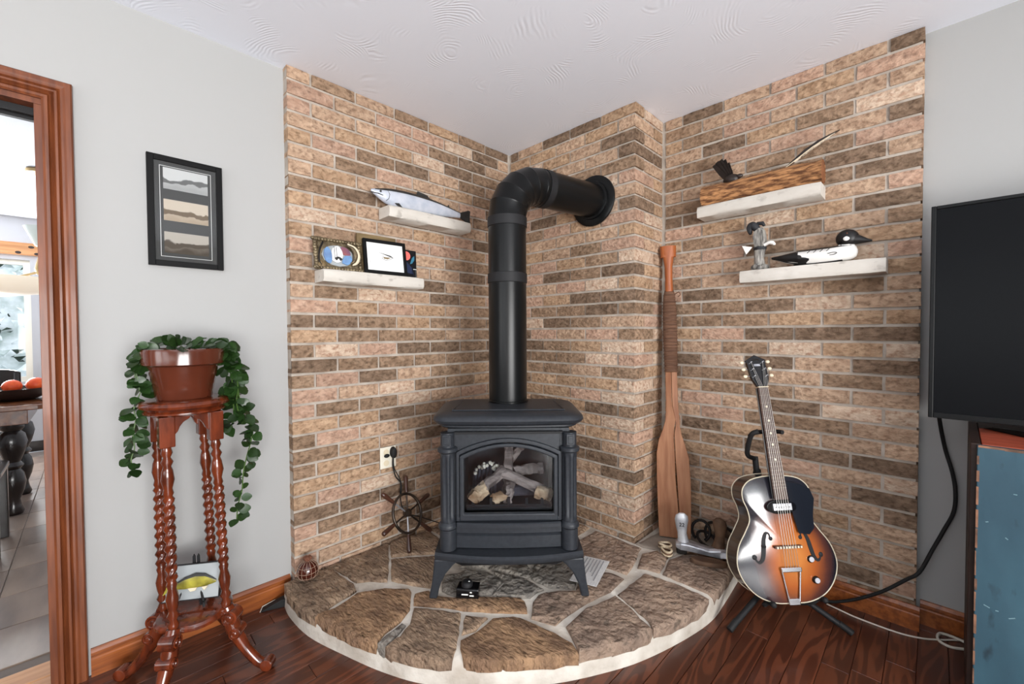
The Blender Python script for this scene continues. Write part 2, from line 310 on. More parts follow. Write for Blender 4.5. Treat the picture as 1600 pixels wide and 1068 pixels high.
# ------------------------------------------------------------------ mesh helpers
class MB:
    def __init__(s): s.v = []; s.f = []
    def add(s, vs, fs, M=None):
        o = len(s.v)
        s.v += [tuple(M @ Vector(v)) if M else tuple(v) for v in vs]
        s.f += [tuple(i + o for i in f) for f in fs]; return s
    def box(s, x0, x1, y0, y1, z0, z1, M=None):
        vs = [(x, y, z) for z in (z0, z1) for y in (y0, y1) for x in (x0, x1)]
        return s.add(vs, [(0, 2, 3, 1), (4, 5, 7, 6), (0, 1, 5, 4), (2, 6, 7, 3), (0, 4, 6, 2), (1, 3, 7, 5)], M)
    def rings(s, R, cap0=True, cap1=True, closed=True, M=None):
        n = len(R[0]); vs = [p for r in R for p in r]; fs = []
        for i in range(len(R) - 1):
            for j in range(n if closed else n - 1):
                k = (j + 1) % n; fs.append((i * n + j, i * n + k, (i + 1) * n + k, (i + 1) * n + j))
        if cap0: fs.append(tuple(range(n - 1, -1, -1)))
        if cap1: fs.append(tuple((len(R) - 1) * n + j for j in range(n)))
        return s.add(vs, fs, M)
    def tube(s, path, rad, n=8, caps=True, M=None, squash=1.0):
        P = [Vector(p) for p in path]; R = []
        if not hasattr(rad, '__len__'): rad = [rad] * len(P)
        t0 = (P[1] - P[0]).normalized(); ref = Vector((0, 0, 1)) if abs(t0.z) < .9 else Vector((1, 0, 0))
        nx = t0.cross(ref).normalized()
        for i, p in enumerate(P):
            t = ((P[min(i + 1, len(P) - 1)] - P[max(i - 1, 0)])).normalized()
            nx = (nx - t * nx.dot(t)).normalized(); ny = t.cross(nx)
            R.append([p + (nx * cos(2 * pi * j / n) + ny * sin(2 * pi * j / n) * squash) * rad[i] for j in range(n)])
        return s.rings(R, caps, caps, M=M)
    def lathe(s, prof, n=16, c=(0, 0, 0), M=None, caps=True):
        R = [[(c[0] + r * cos(2 * pi * j / n), c[1] + r * sin(2 * pi * j / n), c[2] + z) for j in range(n)] for r, z in prof]
        return s.rings(R, caps, caps, M=M)
    def ell(s, c, rx, ry, rz, nu=16, nv=8, M=None):
        R = []
        for i in range(nv + 1):
            a = -pi / 2 + pi * (i + (.02 if i == 0 else -.02 if i == nv else 0)) / nv
            R.append([(c[0] + rx * cos(a) * cos(2 * pi * j / nu), c[1] + ry * cos(a) * sin(2 * pi * j / nu), c[2] + rz * sin(a)) for j in range(nu)])
        return s.rings(R, M=M)
    def prism(s, poly, h0, h1, M=None):
        """polygon in x,z extruded along y from h0 to h1"""
        n = len(poly); vs = [(x, h0, z) for x, z in poly] + [(x, h1, z) for x, z in poly]
        fs = [tuple(range(n)), tuple(range(2 * n - 1, n - 1, -1))] + [(i, i + n, (i + 1) % n + n, (i + 1) % n) for i in range(n)]
        return s.add(vs, fs, M)
    def slab(s, poly, z0, z1, M=None):
        """polygon in x,y extruded upwards"""
        n = len(poly); vs = [(x, y, z0) for x, y in poly] + [(x, y, z1) for x, y in poly]
        fs = [tuple(range(n - 1, -1, -1)), tuple(range(n, 2 * n))] + [(i, (i + 1) % n, (i + 1) % n + n, i + n) for i in range(n)]
        return s.add(vs, fs, M)
    def mesh(s, name, mat, smooth=None, bevel=0, seg=2, angle=35):
        bm = bmesh.new(); vs = [bm.verts.new(v) for v in s.v]; bm.verts.ensure_lookup_table()
        for f in s.f:
            try: bm.faces.new([vs[i] for i in f])
            except ValueError: pass
        bmesh.ops.recalc_face_normals(bm, faces=bm.faces)
        if bevel:
            es = [e for e in bm.edges if len(e.link_faces) == 2 and e.calc_face_angle(0) > radians(angle)]
            bmesh.ops.bevel(bm, geom=es, offset=bevel, segments=seg, profile=.5, affect='EDGES', clamp_overlap=True)
        me = bpy.data.meshes.new(name); bm.to_mesh(me); bm.free()
        if mat: me.materials.append(MATS[mat])
        if smooth:
            me.polygons.foreach_set('use_smooth', [True] * len(me.polygons)); me.set_sharp_from_angle(angle=radians(smooth))
        return me
    def build(s, name, mat, parent=None, **k):
        return link(name, s.mesh(name, mat, **k), parent)

def link(name, me, parent=None):
    o = bpy.data.objects.new(name, me); COL.objects.link(o)
    if parent: o.parent = parent
    return o
def tag(o, label, cat, group=None):
    o['label'] = label; o['category'] = cat
    if group: o['group'] = group
    return o
def thing(name, label, cat, loc=(0, 0, 0), rz=0.0, group=None, matrix=None):
    o = bpy.data.objects.new(name, None); COL.objects.link(o); o.empty_display_size = .05
    if matrix is not None: o.matrix_world = matrix
    else: o.location = loc; o.rotation_euler = (0, 0, rz)
    return tag(o, label, cat, group)
def struct(o): o['kind'] = 'structure'; return o
def box(name, mat, parent, x0, x1, y0, y1, z0, z1, bevel=0, **k):
    return MB().box(x0, x1, y0, y1, z0, z1).build(name, mat, parent, bevel=bevel, **k)
def frame(o, x, y, z):
    """matrix from origin and three axes"""
    return Matrix(((x.x, y.x, z.x, o[0]), (x.y, y.y, z.y, o[1]), (x.z, y.z, z.z, o[2]), (0, 0, 0, 1)))
def text_mesh(name, body, size, mat, parent, M, depth=.0006):
    cu = bpy.data.curves.new(name, 'FONT'); cu.body = body; cu.size = size; cu.extrude = depth; cu.align_x = 'CENTER'; cu.align_y = 'CENTER'
    t = bpy.data.objects.new(name, cu); COL.objects.link(t)
    me = bpy.data.meshes.new_from_object(t.evaluated_get(bpy.context.evaluated_depsgraph_get()))
    bpy.data.objects.remove(t); bpy.data.curves.remove(cu)
    me.materials.clear(); me.materials.append(MATS[mat]); o = link(name, me, parent); o.matrix_local = M
    return o
def curve_pts(P, n=8):
    """Catmull-Rom through points"""
    P = [Vector(p) for p in P]; Q = [P[0] * 2 - P[1]] + P + [P[-1] * 2 - P[-2]]; out = []
    for i in range(1, len(Q) - 2):
        a, b, c, d = Q[i - 1:i + 3]
        for k in range(n):
            t = k / n
            out.append(.5 * ((2 * b) + (c - a) * t + (2 * a - 5 * b + 4 * c - d) * t * t + (3 * b - a - 3 * c + d) * t ** 3))
    out.append(P[-1]); return out
# ------------------------------------------------------------------ brick walls
def brick_mesh(w, h, d, seed, mat, ends=True):
    """rough brick: front at y=0 facing -y, face jittered, rounded rim"""
    rg = random.Random(seed); nx, nz = max(2, int(w / .045)), 2
    b = MB(); front = []
    for j in range(nz + 1):
        row = []
        for i in range(nx + 1):
            x = -w / 2 + w * i / nx; z = -h / 2 + h * j / nz
            rim = i in (0, nx) or j in (0, nz)
            y = (.0035 if rim else 0) + rg.uniform(-.0012, .0012)
            if rim:
                if i not in (0, nx): z += rg.uniform(-.0016, .0010) * (1 if j else -1)
                x += rg.uniform(-.001, .001)
                if i in (0, nx) and j in (0, nz): y += .001; z *= .97
            row.append((x, y, z))
        front.append(row)
    vs = [p for r in front for p in r]; W = nx + 1
    fs = [(j * W + i, j * W + i + 1, (j + 1) * W + i + 1, (j + 1) * W + i) for j in range(nz) for i in range(nx)]
    ring = [i for i in range(W)] + [j * W + nx for j in range(1, nz + 1)] + [nz * W + i for i in range(nx - 1, -1, -1)] + [j * W for j in range(nz - 1, 0, -1)]
    n0 = len(vs); vs += [(vs[i][0], d, vs[i][2]) for i in ring]; n = len(ring)
    fs += [(ring[k], n0 + k, n0 + (k + 1) % n, ring[(k + 1) % n]) for k in range(n)]
    return b.add(vs, fs).mesh('brick', mat)
BM = {}
BRICKS = ['brick_tan'] * 7 + ['brick_gold'] * 5 + ['brick_pink'] * 4 + ['brick_brown'] * 6 + ['brick_dark'] * 4 + ['brick_pale'] * 2
BR = random.Random(21)
def brick(parent, c0, c1, k, plane, depth=.085, mat=None):
    """plane: ('x', X) a face looking to +x, brick from y=c0 to c1; ('y', Y) a face looking to -y, brick from x=c0 to c1"""
    w = c1 - c0 - .0115; h = BP - .0118
    zb = ZC1 - (k - 1) * BP
    if zb + h > CEIL - .002: h = CEIL - .002 - zb
    if zb < 0: return
    mat = mat or BR.choice(BRICKS)
    key = (round(w, 3), round(h, 3), round(depth, 3), mat, BR.randrange(2))
    if key not in BM: BM[key] = brick_mesh(w, h, depth, hash(key[:3]) + key[4] * 7 + len(BM), mat)
    o = link('brick', BM[key], parent); c = (c0 + c1) / 2; j = BR.uniform(-.0022, .0022)
    if plane[0] == 'y': o.location = (c, plane[1] + j, zb + h / 2)
    else: o.location = (plane[1] - j, c, zb + h / 2); o.rotation_euler = (0, 0, pi / 2)
    return o
NK = 34
wl = struct(box('wall_brick_left', 'mortar', None, -.10, -.0105, -6.5 * BL + .006, .10, 0, CEIL))
wc = struct(box('wall_chimney', 'mortar', None, -.0105, WX - .0105, .0105, DY + .10, 0, CEIL))
wr = struct(box('wall_brick_right', 'mortar', None, WX - .0105, XR - .006, DY + .0105, DY + .10, 0, CEIL))
for k in range(1, NK + 1):
    odd = k % 2 == 1
    cuts = [0, .5, 1.5, 2.5, 3.5, 4.5, 5.5, 6.47] if odd else [0, 1, 2, 3, 4, 5, 6, 6.47]
    for a, b in zip(cuts, cuts[1:]): brick(wl, -(6.5 - a) * BL, -(6.5 - b) * BL, k, ('x', 0))
    # chimney breast, from its outer corner to the inner one; the corner brick turns into the return
    if odd:
        for a, b in ((1, 2), (2, 3), (3, 4), (4, 4.33)): brick(wc, WX - b * BL, WX - a * BL, k, ('y', 0))
        brick(wc, WX - BL + .0, WX + .00575, k, ('y', 0), depth=.5 * BL - .0115)
        brick(wc, .5 * BL, 1.5 * BL, k, ('x', WX))
    else:
        for a, b in ((.5, 1.5), (1.5, 2.5), (2.5, 3.5), (3.5, 4.33)): brick(wc, WX - b * BL, WX - a * BL, k, ('y', 0))
        brick(wc, -.00575, BL, k, ('x', WX), depth=.5 * BL - .0115)
        brick(wc, BL, 1.5 * BL, k, ('x', WX))
    cuts = [.03, .5, 1.5, 2.5, 3.5, 4.5, 5.026] if odd else [.03, 1, 2, 3, 4, 5.026]
    for a, b in zip(cuts, cuts[1:]): brick(wr, WX + a * BL, WX + b * BL, k, ('y', DY), depth=.065)

# ------------------------------------------------------------------ plaster walls, ceiling, floor
EX, SY = 5.0, -4.6
DOOR0, DOOR1, DOORH = -2.98, -2.155, 2.015       # doorway in the left wall
WT = -.205                                       # back face of that wall
m = MB(); m.box(WT, WLX, DOOR1, -.2, 0, CEIL); m.box(WT, WLX, SY, DOOR0, 0, CEIL); m.box(WT, WLX, DOOR0, DOOR1, DOORH, CEIL)
struct(m.build('wall_left', 'paint'))
struct(box('wall_right', 'paint', None, 1.2, EX + .12, WRY, WRY + .12, 0, CEIL))
m = MB(); m.box(EX, EX + .12, -1.25, WRY, 0, CEIL); m.box(EX, EX + .12, SY, -3.85, 0, CEIL); m.box(EX, EX + .12, -3.85, -1.25, 2.08, CEIL)
struct(m.build('wall_patio', 'paint_dark'))
m = MB()
m.box(WT, .4, SY - .12, SY, 0, CEIL); m.box(1.4, 1.5, SY - .12, SY, 0, CEIL); m.box(4.5, EX + .12, SY - .12, SY, 0, CEIL)
m.box(.4, 1.4, SY - .12, SY, 0, .68); m.box(1.5, 4.5, SY - .12, SY, 0, .68); m.box(.4, 1.4, SY - .12, SY, 2.22, CEIL); m.box(1.5, 4.5, SY - .12, SY, 2.22, CEIL)
struct(m.build('wall_back', 'paint_dark'))
struct(box('ceiling', 'ceiling_paint', None, WLX - .16, EX + .12, SY - .12, WRY + .12, CEIL, CEIL + .08))
def window(name, x0, x1, z0, z1, n):
    t = MB()
    for a, b in ((x0, x0 + .05), (x1 - .05, x1)): t.box(a, b, SY - .09, SY - .03, z0, z1)
    t.box(x0 + .0505, x1 - .0505, SY - .09, SY - .03, z0, z0 + .05); t.box(x0 + .0505, x1 - .0505, SY - .09, SY - .03, z1 - .05, z1)
    for i in range(1, n): xx = x0 + (x1 - x0) * i / n; t.box(xx - .025, xx + .025, SY - .09, SY - .03, z0 + .0505, z1 - .0505)
    w = struct(t.build(name, 'plate_white'))
    for i in range(n): MB().box(x0 + (x1 - x0) * i / n + .026, x0 + (x1 - x0) * (i + 1) / n - .026, SY - .066, SY - .062, z0 + .045, z1 - .045).build('pane', 'pane', w)
window('window_1', 1.5, 4.5, .68, 2.22, 3); window('window_2', .4, 1.4, .68, 2.22, 1)
t = MB()
for a in (-3.85, -2.575, -1.30): t.box(EX + .04, EX + .09, a, a + .05, .0605, 2.0295)
t.box(EX + .04, EX + .09, -3.85, -1.25, 2.03, 2.08); t.box(EX + .04, EX + .09, -3.85, -1.25, 0, .06)
pd = struct(t.build('door_1', 'plate_white'))
for a in (-3.80, -2.525): MB().box(EX + .062, EX + .066, a, a + 1.225, .055, 2.035).build('pane', 'pane', pd)

# oak strip floor: boards near the camera one by one, the rest as one sheet
fl = struct(box('floor', 'floor_gap', None, WLX - .02, EX + .1, SY - .1, WRY + .02, -.06, -.0035))
PW = .0838; PX0 = 1.621 - 20 * PW
PR = random.Random(5); BMESH = {}
for i in range(0, 29):
    x0 = PX0 + i * PW
    if x0 < -.06: x0c = max(x0, -.06)
    else: x0c = x0
    y = -2.75 + PR.uniform(-.5, 0); ends = []
    while y < WRY - .01:
        ends.append(y); y += PR.choice([.6, .8, .95, 1.2])
    if i == 23: ends = [-3.0, -2.3, -1.3, -.125]
    ends.append(WRY)
    for a, b in zip(ends, ends[1:]):
        w = x0 + PW - x0c - .0016; l = b - a - .0016; key = (round(w, 4), round(l, 3))
        if w < .01 or l < .02: continue
        if key not in BMESH: BMESH[key] = MB().box(-w / 2, w / 2, -l / 2, l / 2, -.012, 0).mesh('plank', 'floor_oak', bevel=.0012, seg=1)
        o = link('plank', BMESH[key], fl); o.location = ((x0c + x0 + PW) / 2, (a + b) / 2, 0)
m = MB(); xe = PX0 + 29 * PW
i = 0
while xe + i * PW < EX: m.box(xe + i * PW, xe + (i + 1) * PW - .0016, -4.6, WRY, -.012, 0); i += 1
for i in range(0, 29): m.box(max(-.06, PX0 + i * PW), PX0 + (i + 1) * PW - .0016, SY, -3.27, -.012, 0)
o = m.build('plank_field', 'floor_oak', fl); o['kind'] = 'stuff'

# ------------------------------------------------------------------ baseboards, door casing
def baseboard(name, p0, p1, nrm, h=.098, mat='trim_wood'):
    """moulded board along p0-p1, nrm points into the room"""
    p0, p1, n = Vector((*p0, 0)), Vector((*p1, 0)), Vector((*nrm, 0))
    prof = [(0, 0), (.016, 0), (.016, .062), (.0125, .066), (.0125, .07), (.0155, .074), (.0155, .086), (.011, .094), (.008, h), (0, h)]
    R = [[p + n * a + Vector((0, 0, z)) for a, z in prof] for p in (p0, p1)]
    return struct(MB().rings(R).build(name, mat))
baseboard('baseboard_left', (WLX, -6.5 * BL - .002), (WLX, DOOR1 + .08), (1, 0))
baseboard('baseboard_right', (XR + .012, WRY), (EX, WRY), (0, -1))
baseboard('baseboard_brick', (1.40, DY - .002), (XR + .012, DY - .002), (0, -1))
baseboard('baseboard_back', (WLX, SY), (EX, SY), (0, 1))
# fluted casing: profile across the width, run up the right jamb and over the head
def casing(name, path, inward):
    prof = [(0, 0), (0, .012), (.006, .017), (.014, .017), (.017, .012), (.020, .017), (.026, .012), (.030, .019), (.036, .019), (.040, .013), (.044, .019), (.050, .019), (.056, .022), (.068, .022), (.072, .018), (.074, 0)]
    R = []
    for (y, z), (dy, dz) in zip(path, inward): R.append([(WLX + h, y + dy * w, z + dz * w) for w, h in prof])
    return struct(MB().rings(R).build(name, 'casing_wood', smooth=25))
cw = DOOR1
casing('trim_1', [(cw, 0), (cw, DOORH), (DOOR0, DOORH), (DOOR0, 0)], [(1, 0), (1, 1), (-1, 1), (-1, 0)])
m = MB(); m.box(WT - .01, WLX + .004, DOOR1 - .018, DOOR1 + .001, 0, DOORH - .0185); m.box(WT - .01, WLX + .004, DOOR0 - .001, DOOR0 + .018, 0, DOORH - .0185); m.box(WT - .01, WLX + .004, DOOR0, DOOR1, DOORH - .018, DOORH + .001)
struct(m.build('trim_2', 'casing_wood', bevel=.001))
# sliding-door track under the door head
m = MB(); m.box(-.155, -.135, DOOR0 + .02, DOOR1 - .019, DOORH - .05, DOORH - .019); m.box(-.115, -.10, DOOR0 + .02, DOOR1 - .019, DOORH - .042, DOORH - .019)
struct(m.build('trim_3', 'black_matte'))
m = MB(); m.box(-.255, -.155, DOOR0, DOOR1, -.01, .006); m.box(-.154, -.062, DOOR0, DOOR1, -.01, .004)
struct(m.build('trim_4', 'pine', bevel=.002))

# ------------------------------------------------------------------ hearth: mortar base with flagstones
OUT = [(.004, -1.458), (.12, -1.468), (.30, -1.452), (.50, -1.392), (.685, -1.325), (.84, -1.243), (1.0, -1.10), (1.15, -.93), (1.262, -.742), (1.325, -.60), (1.385, -.40), (1.420, -.214), (1.418, -.045), (1.405, .187), (1.40, DY - .004)]
rim = [tuple(p[:2]) for p in curve_pts([(x, y, 0) for x, y in OUT], 5)]
poly = rim + [(WX + .004, DY - .004), (WX + .004, -.004), (.004, -.004)]
def shrink(P, d):
    c = Vector((.55, -.55)); out = []
    for x, y in P:
        v = Vector((x, y)) - c; q = c + v * (1 - d / v.length); out.append((max(q.x, .004), q.y if y < -.01 or x > WX else y))
    return out
n_ = len(rim); nxt = rim + poly[n_:]
hearth = MB().rings([[(x, y, z) for x, y in shrink(rim, d_) + poly[n_:]] for z, d_ in ((0, 0), (.030, .002), (.060, .006), (HZ - .024, .014), (HZ - .013, .035))]).mesh('hearth_base', 'hearth_mortar', smooth=50)
hearth_o = thing('hearth', 'low rounded hearth paved with irregular brown flagstones in pale mortar', 'hearth')
link('mortar_base', hearth, hearth_o)
STONES = {
'S1':[(0.056,-1.457),(0.019,-1.419),(-0.008,-1.351),(-0.011,-1.300),(0.054,-1.259),(0.125,-1.249),(0.223,-1.238),(0.288,-1.247),(0.324,-1.416),(0.295,-1.466),(0.225,-1.480)],
'S2':[(0.353,-1.419),(0.312,-1.243),(0.364,-1.152),(0.451,-1.079),(0.473,-1.083),(0.564,-1.151),(0.598,-1.214),(0.625,-1.320),(0.622,-1.355),(0.517,-1.404),(0.452,-1.430)],
'S3':[(-0.018,-1.292),(-0.008,-1.151),(-0.013,-0.992),(0.003,-0.938),(0.122,-1.005),(0.246,-1.070),(0.319,-1.116),(0.260,-1.167),(0.223,-1.217),(0.149,-1.226),(0.054,-1.244)],
'S4':[(0.163,-1.007),(0.205,-0.941),(0.296,-0.834),(0.408,-0.840),(0.456,-0.920),(0.500,-1.005),(0.428,-1.049),(0.326,-1.094),(0.250,-1.058)],
'S5':[(0.007,-0.924),(0.022,-0.819),(0.028,-0.706),(0.158,-0.716),(0.285,-0.800),(0.190,-0.921),(0.141,-0.995)],
'S7':[(0.493,-1.077),(0.523,-1.021),(0.554,-1.029),(0.639,-0.976),(0.706,-0.897),(0.832,-0.779),(0.865,-0.782),(0.921,-0.826),(0.816,-0.923),(0.724,-0.992),(0.651,-1.041),(0.554,-1.120)],
'S8':[(0.572,-1.131),(0.666,-1.061),(0.735,-1.020),(0.812,-1.092),(0.892,-1.172),(0.875,-1.215),(0.816,-1.262),(0.788,-1.314),(0.746,-1.344),(0.721,-1.335),(0.692,-1.286),(0.645,-1.194)],
'S8b':[(0.646,-1.318),(0.620,-1.219),(0.640,-1.214),(0.680,-1.293),(0.704,-1.336)],
'S9':[(0.761,-1.011),(0.831,-0.963),(0.846,-1.035),(0.830,-1.085)],
'S10':[(0.848,-0.941),(0.898,-0.880),(0.960,-0.856),(1.070,-0.837),(1.147,-0.831),(1.168,-0.832),(1.190,-0.872),(1.151,-0.938),(1.106,-1.000),(1.064,-1.040),(1.014,-1.084),(0.953,-1.142),(0.916,-1.155),(0.852,-1.105),(0.863,-1.037)],
'S11':[(0.894,-0.754),(0.878,-0.700),(0.900,-0.655),(0.972,-0.568),(0.905,-0.428),(1.000,-0.345),(1.078,-0.338),(1.083,-0.468),(1.052,-0.604),(1.047,-0.678),(1.046,-0.744),(1.049,-0.799),(0.956,-0.834)],
'S12a':[(0.472,-0.917),(0.525,-0.795),(0.600,-0.744),(0.696,-0.743),(0.728,-0.851),(0.629,-0.961),(0.559,-0.979)],
'S12b':[(0.609,-0.727),(0.775,-0.665),(0.869,-0.660),(0.854,-0.701),(0.862,-0.743),(0.743,-0.849),(0.715,-0.745)],
'S12c':[(0.470,-0.810),(0.558,-0.723),(0.759,-0.653),(0.750,-0.603),(0.615,-0.537),(0.442,-0.707)],
'S12d':[(0.773,-0.638),(0.873,-0.629),(0.961,-0.559),(0.883,-0.418),(0.733,-0.403),(0.708,-0.544)],
'S13':[(1.087,-0.776),(1.079,-0.630),(1.094,-0.592),(1.119,-0.484),(1.198,-0.506),(1.295,-0.555),(1.331,-0.585),(1.316,-0.634),(1.289,-0.699),(1.234,-0.780),(1.177,-0.820),(1.132,-0.800)],
'S14':[(1.121,-0.462),(1.123,-0.328),(1.128,-0.237),(1.194,-0.223),(1.292,-0.209),(1.379,-0.220),(1.425,-0.255),(1.413,-0.321),(1.395,-0.407),(1.370,-0.478),(1.350,-0.535),(1.324,-0.541),(1.215,-0.489)],
'S15':[(1.190,-0.176),(1.157,-0.036),(1.195,0.087),(1.259,0.214),(1.390,0.143),(1.410,0.060),(1.414,-0.041),(1.402,-0.137),(1.381,-0.174),(1.282,-0.179)],
'S16':[(1.030,-0.075),(1.072,0.001),(1.139,-0.020),(1.168,-0.176),(1.107,-0.190),(1.078,-0.210)],
'S17':[(0.714,-0.179),(0.722,-0.035),(0.935,-0.030),(0.998,-0.035),(1.011,-0.094),(1.045,-0.187),(1.067,-0.298),(0.981,-0.308),(0.821,-0.326),(0.716,-0.284)],
'S18':[(0.962,-0.004),(0.985,0.220),(1.081,0.234),(1.195,0.201),(1.148,-0.011),(1.073,0.021),(1.003,-0.011)],
'S19':[(1.086,0.248),(1.173,0.330),(1.343,0.330),(1.391,0.172),(1.257,0.243),(1.211,0.222)],
'S20':[(0.190,-0.701),(0.184,-0.571),(0.316,-0.330),(0.563,-0.165),(0.690,-0.180),(0.698,-0.263),(0.671,-0.409),(0.423,-0.681),(0.321,-0.764)],
'S21':[(0.025,-0.686),(0.013,-0.516),(0.013,-0.030),(0.673,-0.030),(0.675,-0.160),(0.563,-0.145),(0.303,-0.320),(0.161,-0.551),(0.174,-0.680)],
}
SM = {'S2': 'stone_b', 'S8': 'stone_a', 'S7': 'stone_b', 'S10': 'stone_b', 'S11': 'stone_c', 'S13': 'stone_c', 'S14': 'stone_c', 'S15': 'stone_c', 'S16': 'stone_c', 'S17': 'stone_c', 'S18': 'concrete', 'S19': 'concrete', 'S12a': 'stone_grey', 'S12b': 'stone_grey', 'S12c': 'stone_grey', 'S12d': 'stone_grey', 'S8b': 'stone_grey'}
def stone(pts, mat, seed):
    pts = [(max(x, .006), y) for x, y in pts]
    pts = [(x, min(y, -.006) if x < WX + .002 else min(y, DY - .006)) for x, y in pts]
    cx = sum(p[0] for p in pts) / len(pts); cy = sum(p[1] for p in pts) / len(pts); rg = random.Random(seed)
    dense = []
    for i in range(len(pts)):
        a, b = Vector((*pts[i], 0)), Vector((*pts[(i + 1) % len(pts)], 0)); n = max(1, int((b - a).length / .03))
        for k in range(n):
            p = a.lerp(b, k / n); q = Vector((cx, cy, 0)) - p
            p = p + q.normalized() * (-.0065 + rg.uniform(0, .007))
            near = min(rim, key=lambda r_: (r_[0] - p.x) ** 2 + (r_[1] - p.y) ** 2); dd = math.hypot(near[0] - p.x, near[1] - p.y)
            if dd < .05 and -1.5 < p.y < .2: p = Vector((near[0], near[1], 0)).lerp(p, .12); p = p + (Vector((.5, -.5, 0)) - p).normalized() * rg.uniform(-.004, .006)
            dense.append(p)
    bm = bmesh.new(); vs = [bm.verts.new((p.x, p.y, 0)) for p in dense]; f = bm.faces.new(vs)
    if f.normal.z < 0: f.normal_flip()
    bmesh.ops.recalc_face_normals(bm, faces=[f])
    r = bmesh.ops.inset_individual(bm, faces=[f], thickness=.009, depth=0)
    inner = [g for g in bm.faces if len(g.verts) > 4] or list(bm.faces)
    tri = bmesh.ops.triangulate(bm, faces=inner)
    for _ in range(3):
        long = [e for e in bm.edges if not e.is_boundary and e.calc_length() > .028]
        bmesh.ops.subdivide_edges(bm, edges=long, cuts=1); bmesh.ops.triangulate(bm, faces=[g for g in bm.faces if len(g.verts) > 3])
    top = HZ + rg.uniform(-.003, .002)
    for v in bm.verts:
        edge = v.is_boundary
        nz = noise.fractal(Vector((v.co.x * 11 + seed, v.co.y * 11, seed * .7)), 1.0, 2.0, 3)
        n2 = noise.noise(Vector((v.co.x * 34 + 20 * v.co.y, v.co.y * 30 - seed, 2.0)))
        v.co.z = top - .008 + .002 * n2 if edge else top - .002 + .006 * nz + .0035 * n2
    be = [e for e in bm.edges if e.is_boundary]
    ex = bmesh.ops.extrude_edge_only(bm, edges=be)
    for v in [g for g in ex['geom'] if isinstance(g, bmesh.types.BMVert)]: v.co.z = HZ - .044 - rg.uniform(0, .006)
    bmesh.ops.recalc_face_normals(bm, faces=bm.faces)
    me = bpy.data.meshes.new('flagstone'); bm.to_mesh(me); bm.free(); me.materials.append(MATS[mat])
    me.polygons.foreach_set('use_smooth', [True] * len(me.polygons)); me.set_sharp_from_angle(angle=radians(50))
    return link('flagstone', me, hearth_o)
for i, (k, pts) in enumerate(STONES.items()): stone(pts, SM.get(k, 'stone_a'), i + 1)
# ------------------------------------------------------------------ stove (local frame: x along the front, -y to the viewer, z from the hearth top)
SR = radians(46)
stove = thing('gas_stove', 'black cast iron gas stove with arched glass door, fluted columns and four legs', 'stove', (.795, -.80, HZ), SR)
SP = 'iron_paint'
# top plate with rounded ends
def rrect(x0, x1, y0, y1, r, n=5):
    out = []
    for cx, cy, a in ((x1 - r, y0 + r, -90), (x1 - r, y1 - r, 0), (x0 + r, y1 - r, 90), (x0 + r, y0 + r, 180)):
        out += [(cx + r * cos(radians(a + 90 * k / n)), cy + r * sin(radians(a + 90 * k / n))) for k in range(n + 1)]
    return out
def bowed(x0, x1, y0, y1, bow, r=.05):
    P = rrect(x0, x1, y0, y1, r); return [(x, y - bow * (1 - (x / x1) ** 2) if y < (y0 + y1) / 2 else y) for x, y in P]
def ring_at(poly, z, s=0.0):
    cy = .21
    return [(x * (.33 - s) / .33, cy + (y - cy) * (.225 - s) / .225, z) for x, y in poly]
P0 = []
for x, y in rrect(-.33, .33, -.012, .44, .07, 6): P0.append((x, y))
def dens(P, n=3):
    out = []
    for i in range(len(P)):
        a, b = P[i], P[(i + 1) % len(P)]; L = math.hypot(a[0] - b[0], a[1] - b[1]); k = max(1, int(L / .06))
        out += [(a[0] + (b[0] - a[0]) * t / k, a[1] + (b[1] - a[1]) * t / k) for t in range(k)]
    return out
P0 = [(x, y - (.016 * (1 - (x / .33) ** 2) if y < .05 else 0)) for x, y in dens(P0)]
R = [ring_at(P0, z, s) for z, s in ((.716, .034), (.722, .026), (.728, .026), (.734, .012), (.742, .004), (.752, .0), (.764, .004), (.772, .016), (.7825, .05), (.786, .10))]
top = MB().rings(R).build('top_plate', SP, stove, smooth=40)
m = MB()                                             # raised line around the lift-out lid
for a, b in (((-.245, .055), (.245, .055)), ((-.245, .055), (-.225, .30)), ((.245, .055), (.225, .30))): m.tube([(*a, .7865), (*b, .7865)], .0028, 6)
m.build('lid_rim', SP, top)
# firebox body, hollow behind the door
m = MB(); m.box(-.265, -.22, .051, .42, .3005, .6595); m.box(.22, .265, .051, .42, .3005, .6595); m.box(-.2195, .2195, .39, .42, .3005, .6595); m.box(-.265, .265, .051, .42, .66, .715); m.box(-.265, .265, .051, .42, .17, .30)
m.build('body', SP, stove, bevel=.004)
m = MB(); m.box(-.22, .22, .372, .389, .30, .66); m.box(-.219, -.205, .05, .37, .30, .66); m.box(.205, .219, .05, .37, .30, .66); m.box(-.22, .22, .05, .37, .30, .312)
m.build('firebox', 'firebox', stove)
m = MB(); m.box(-.205, .205, .345, .352, .575, .582); m.build('heat_baffle', 'cast_silver', stove)
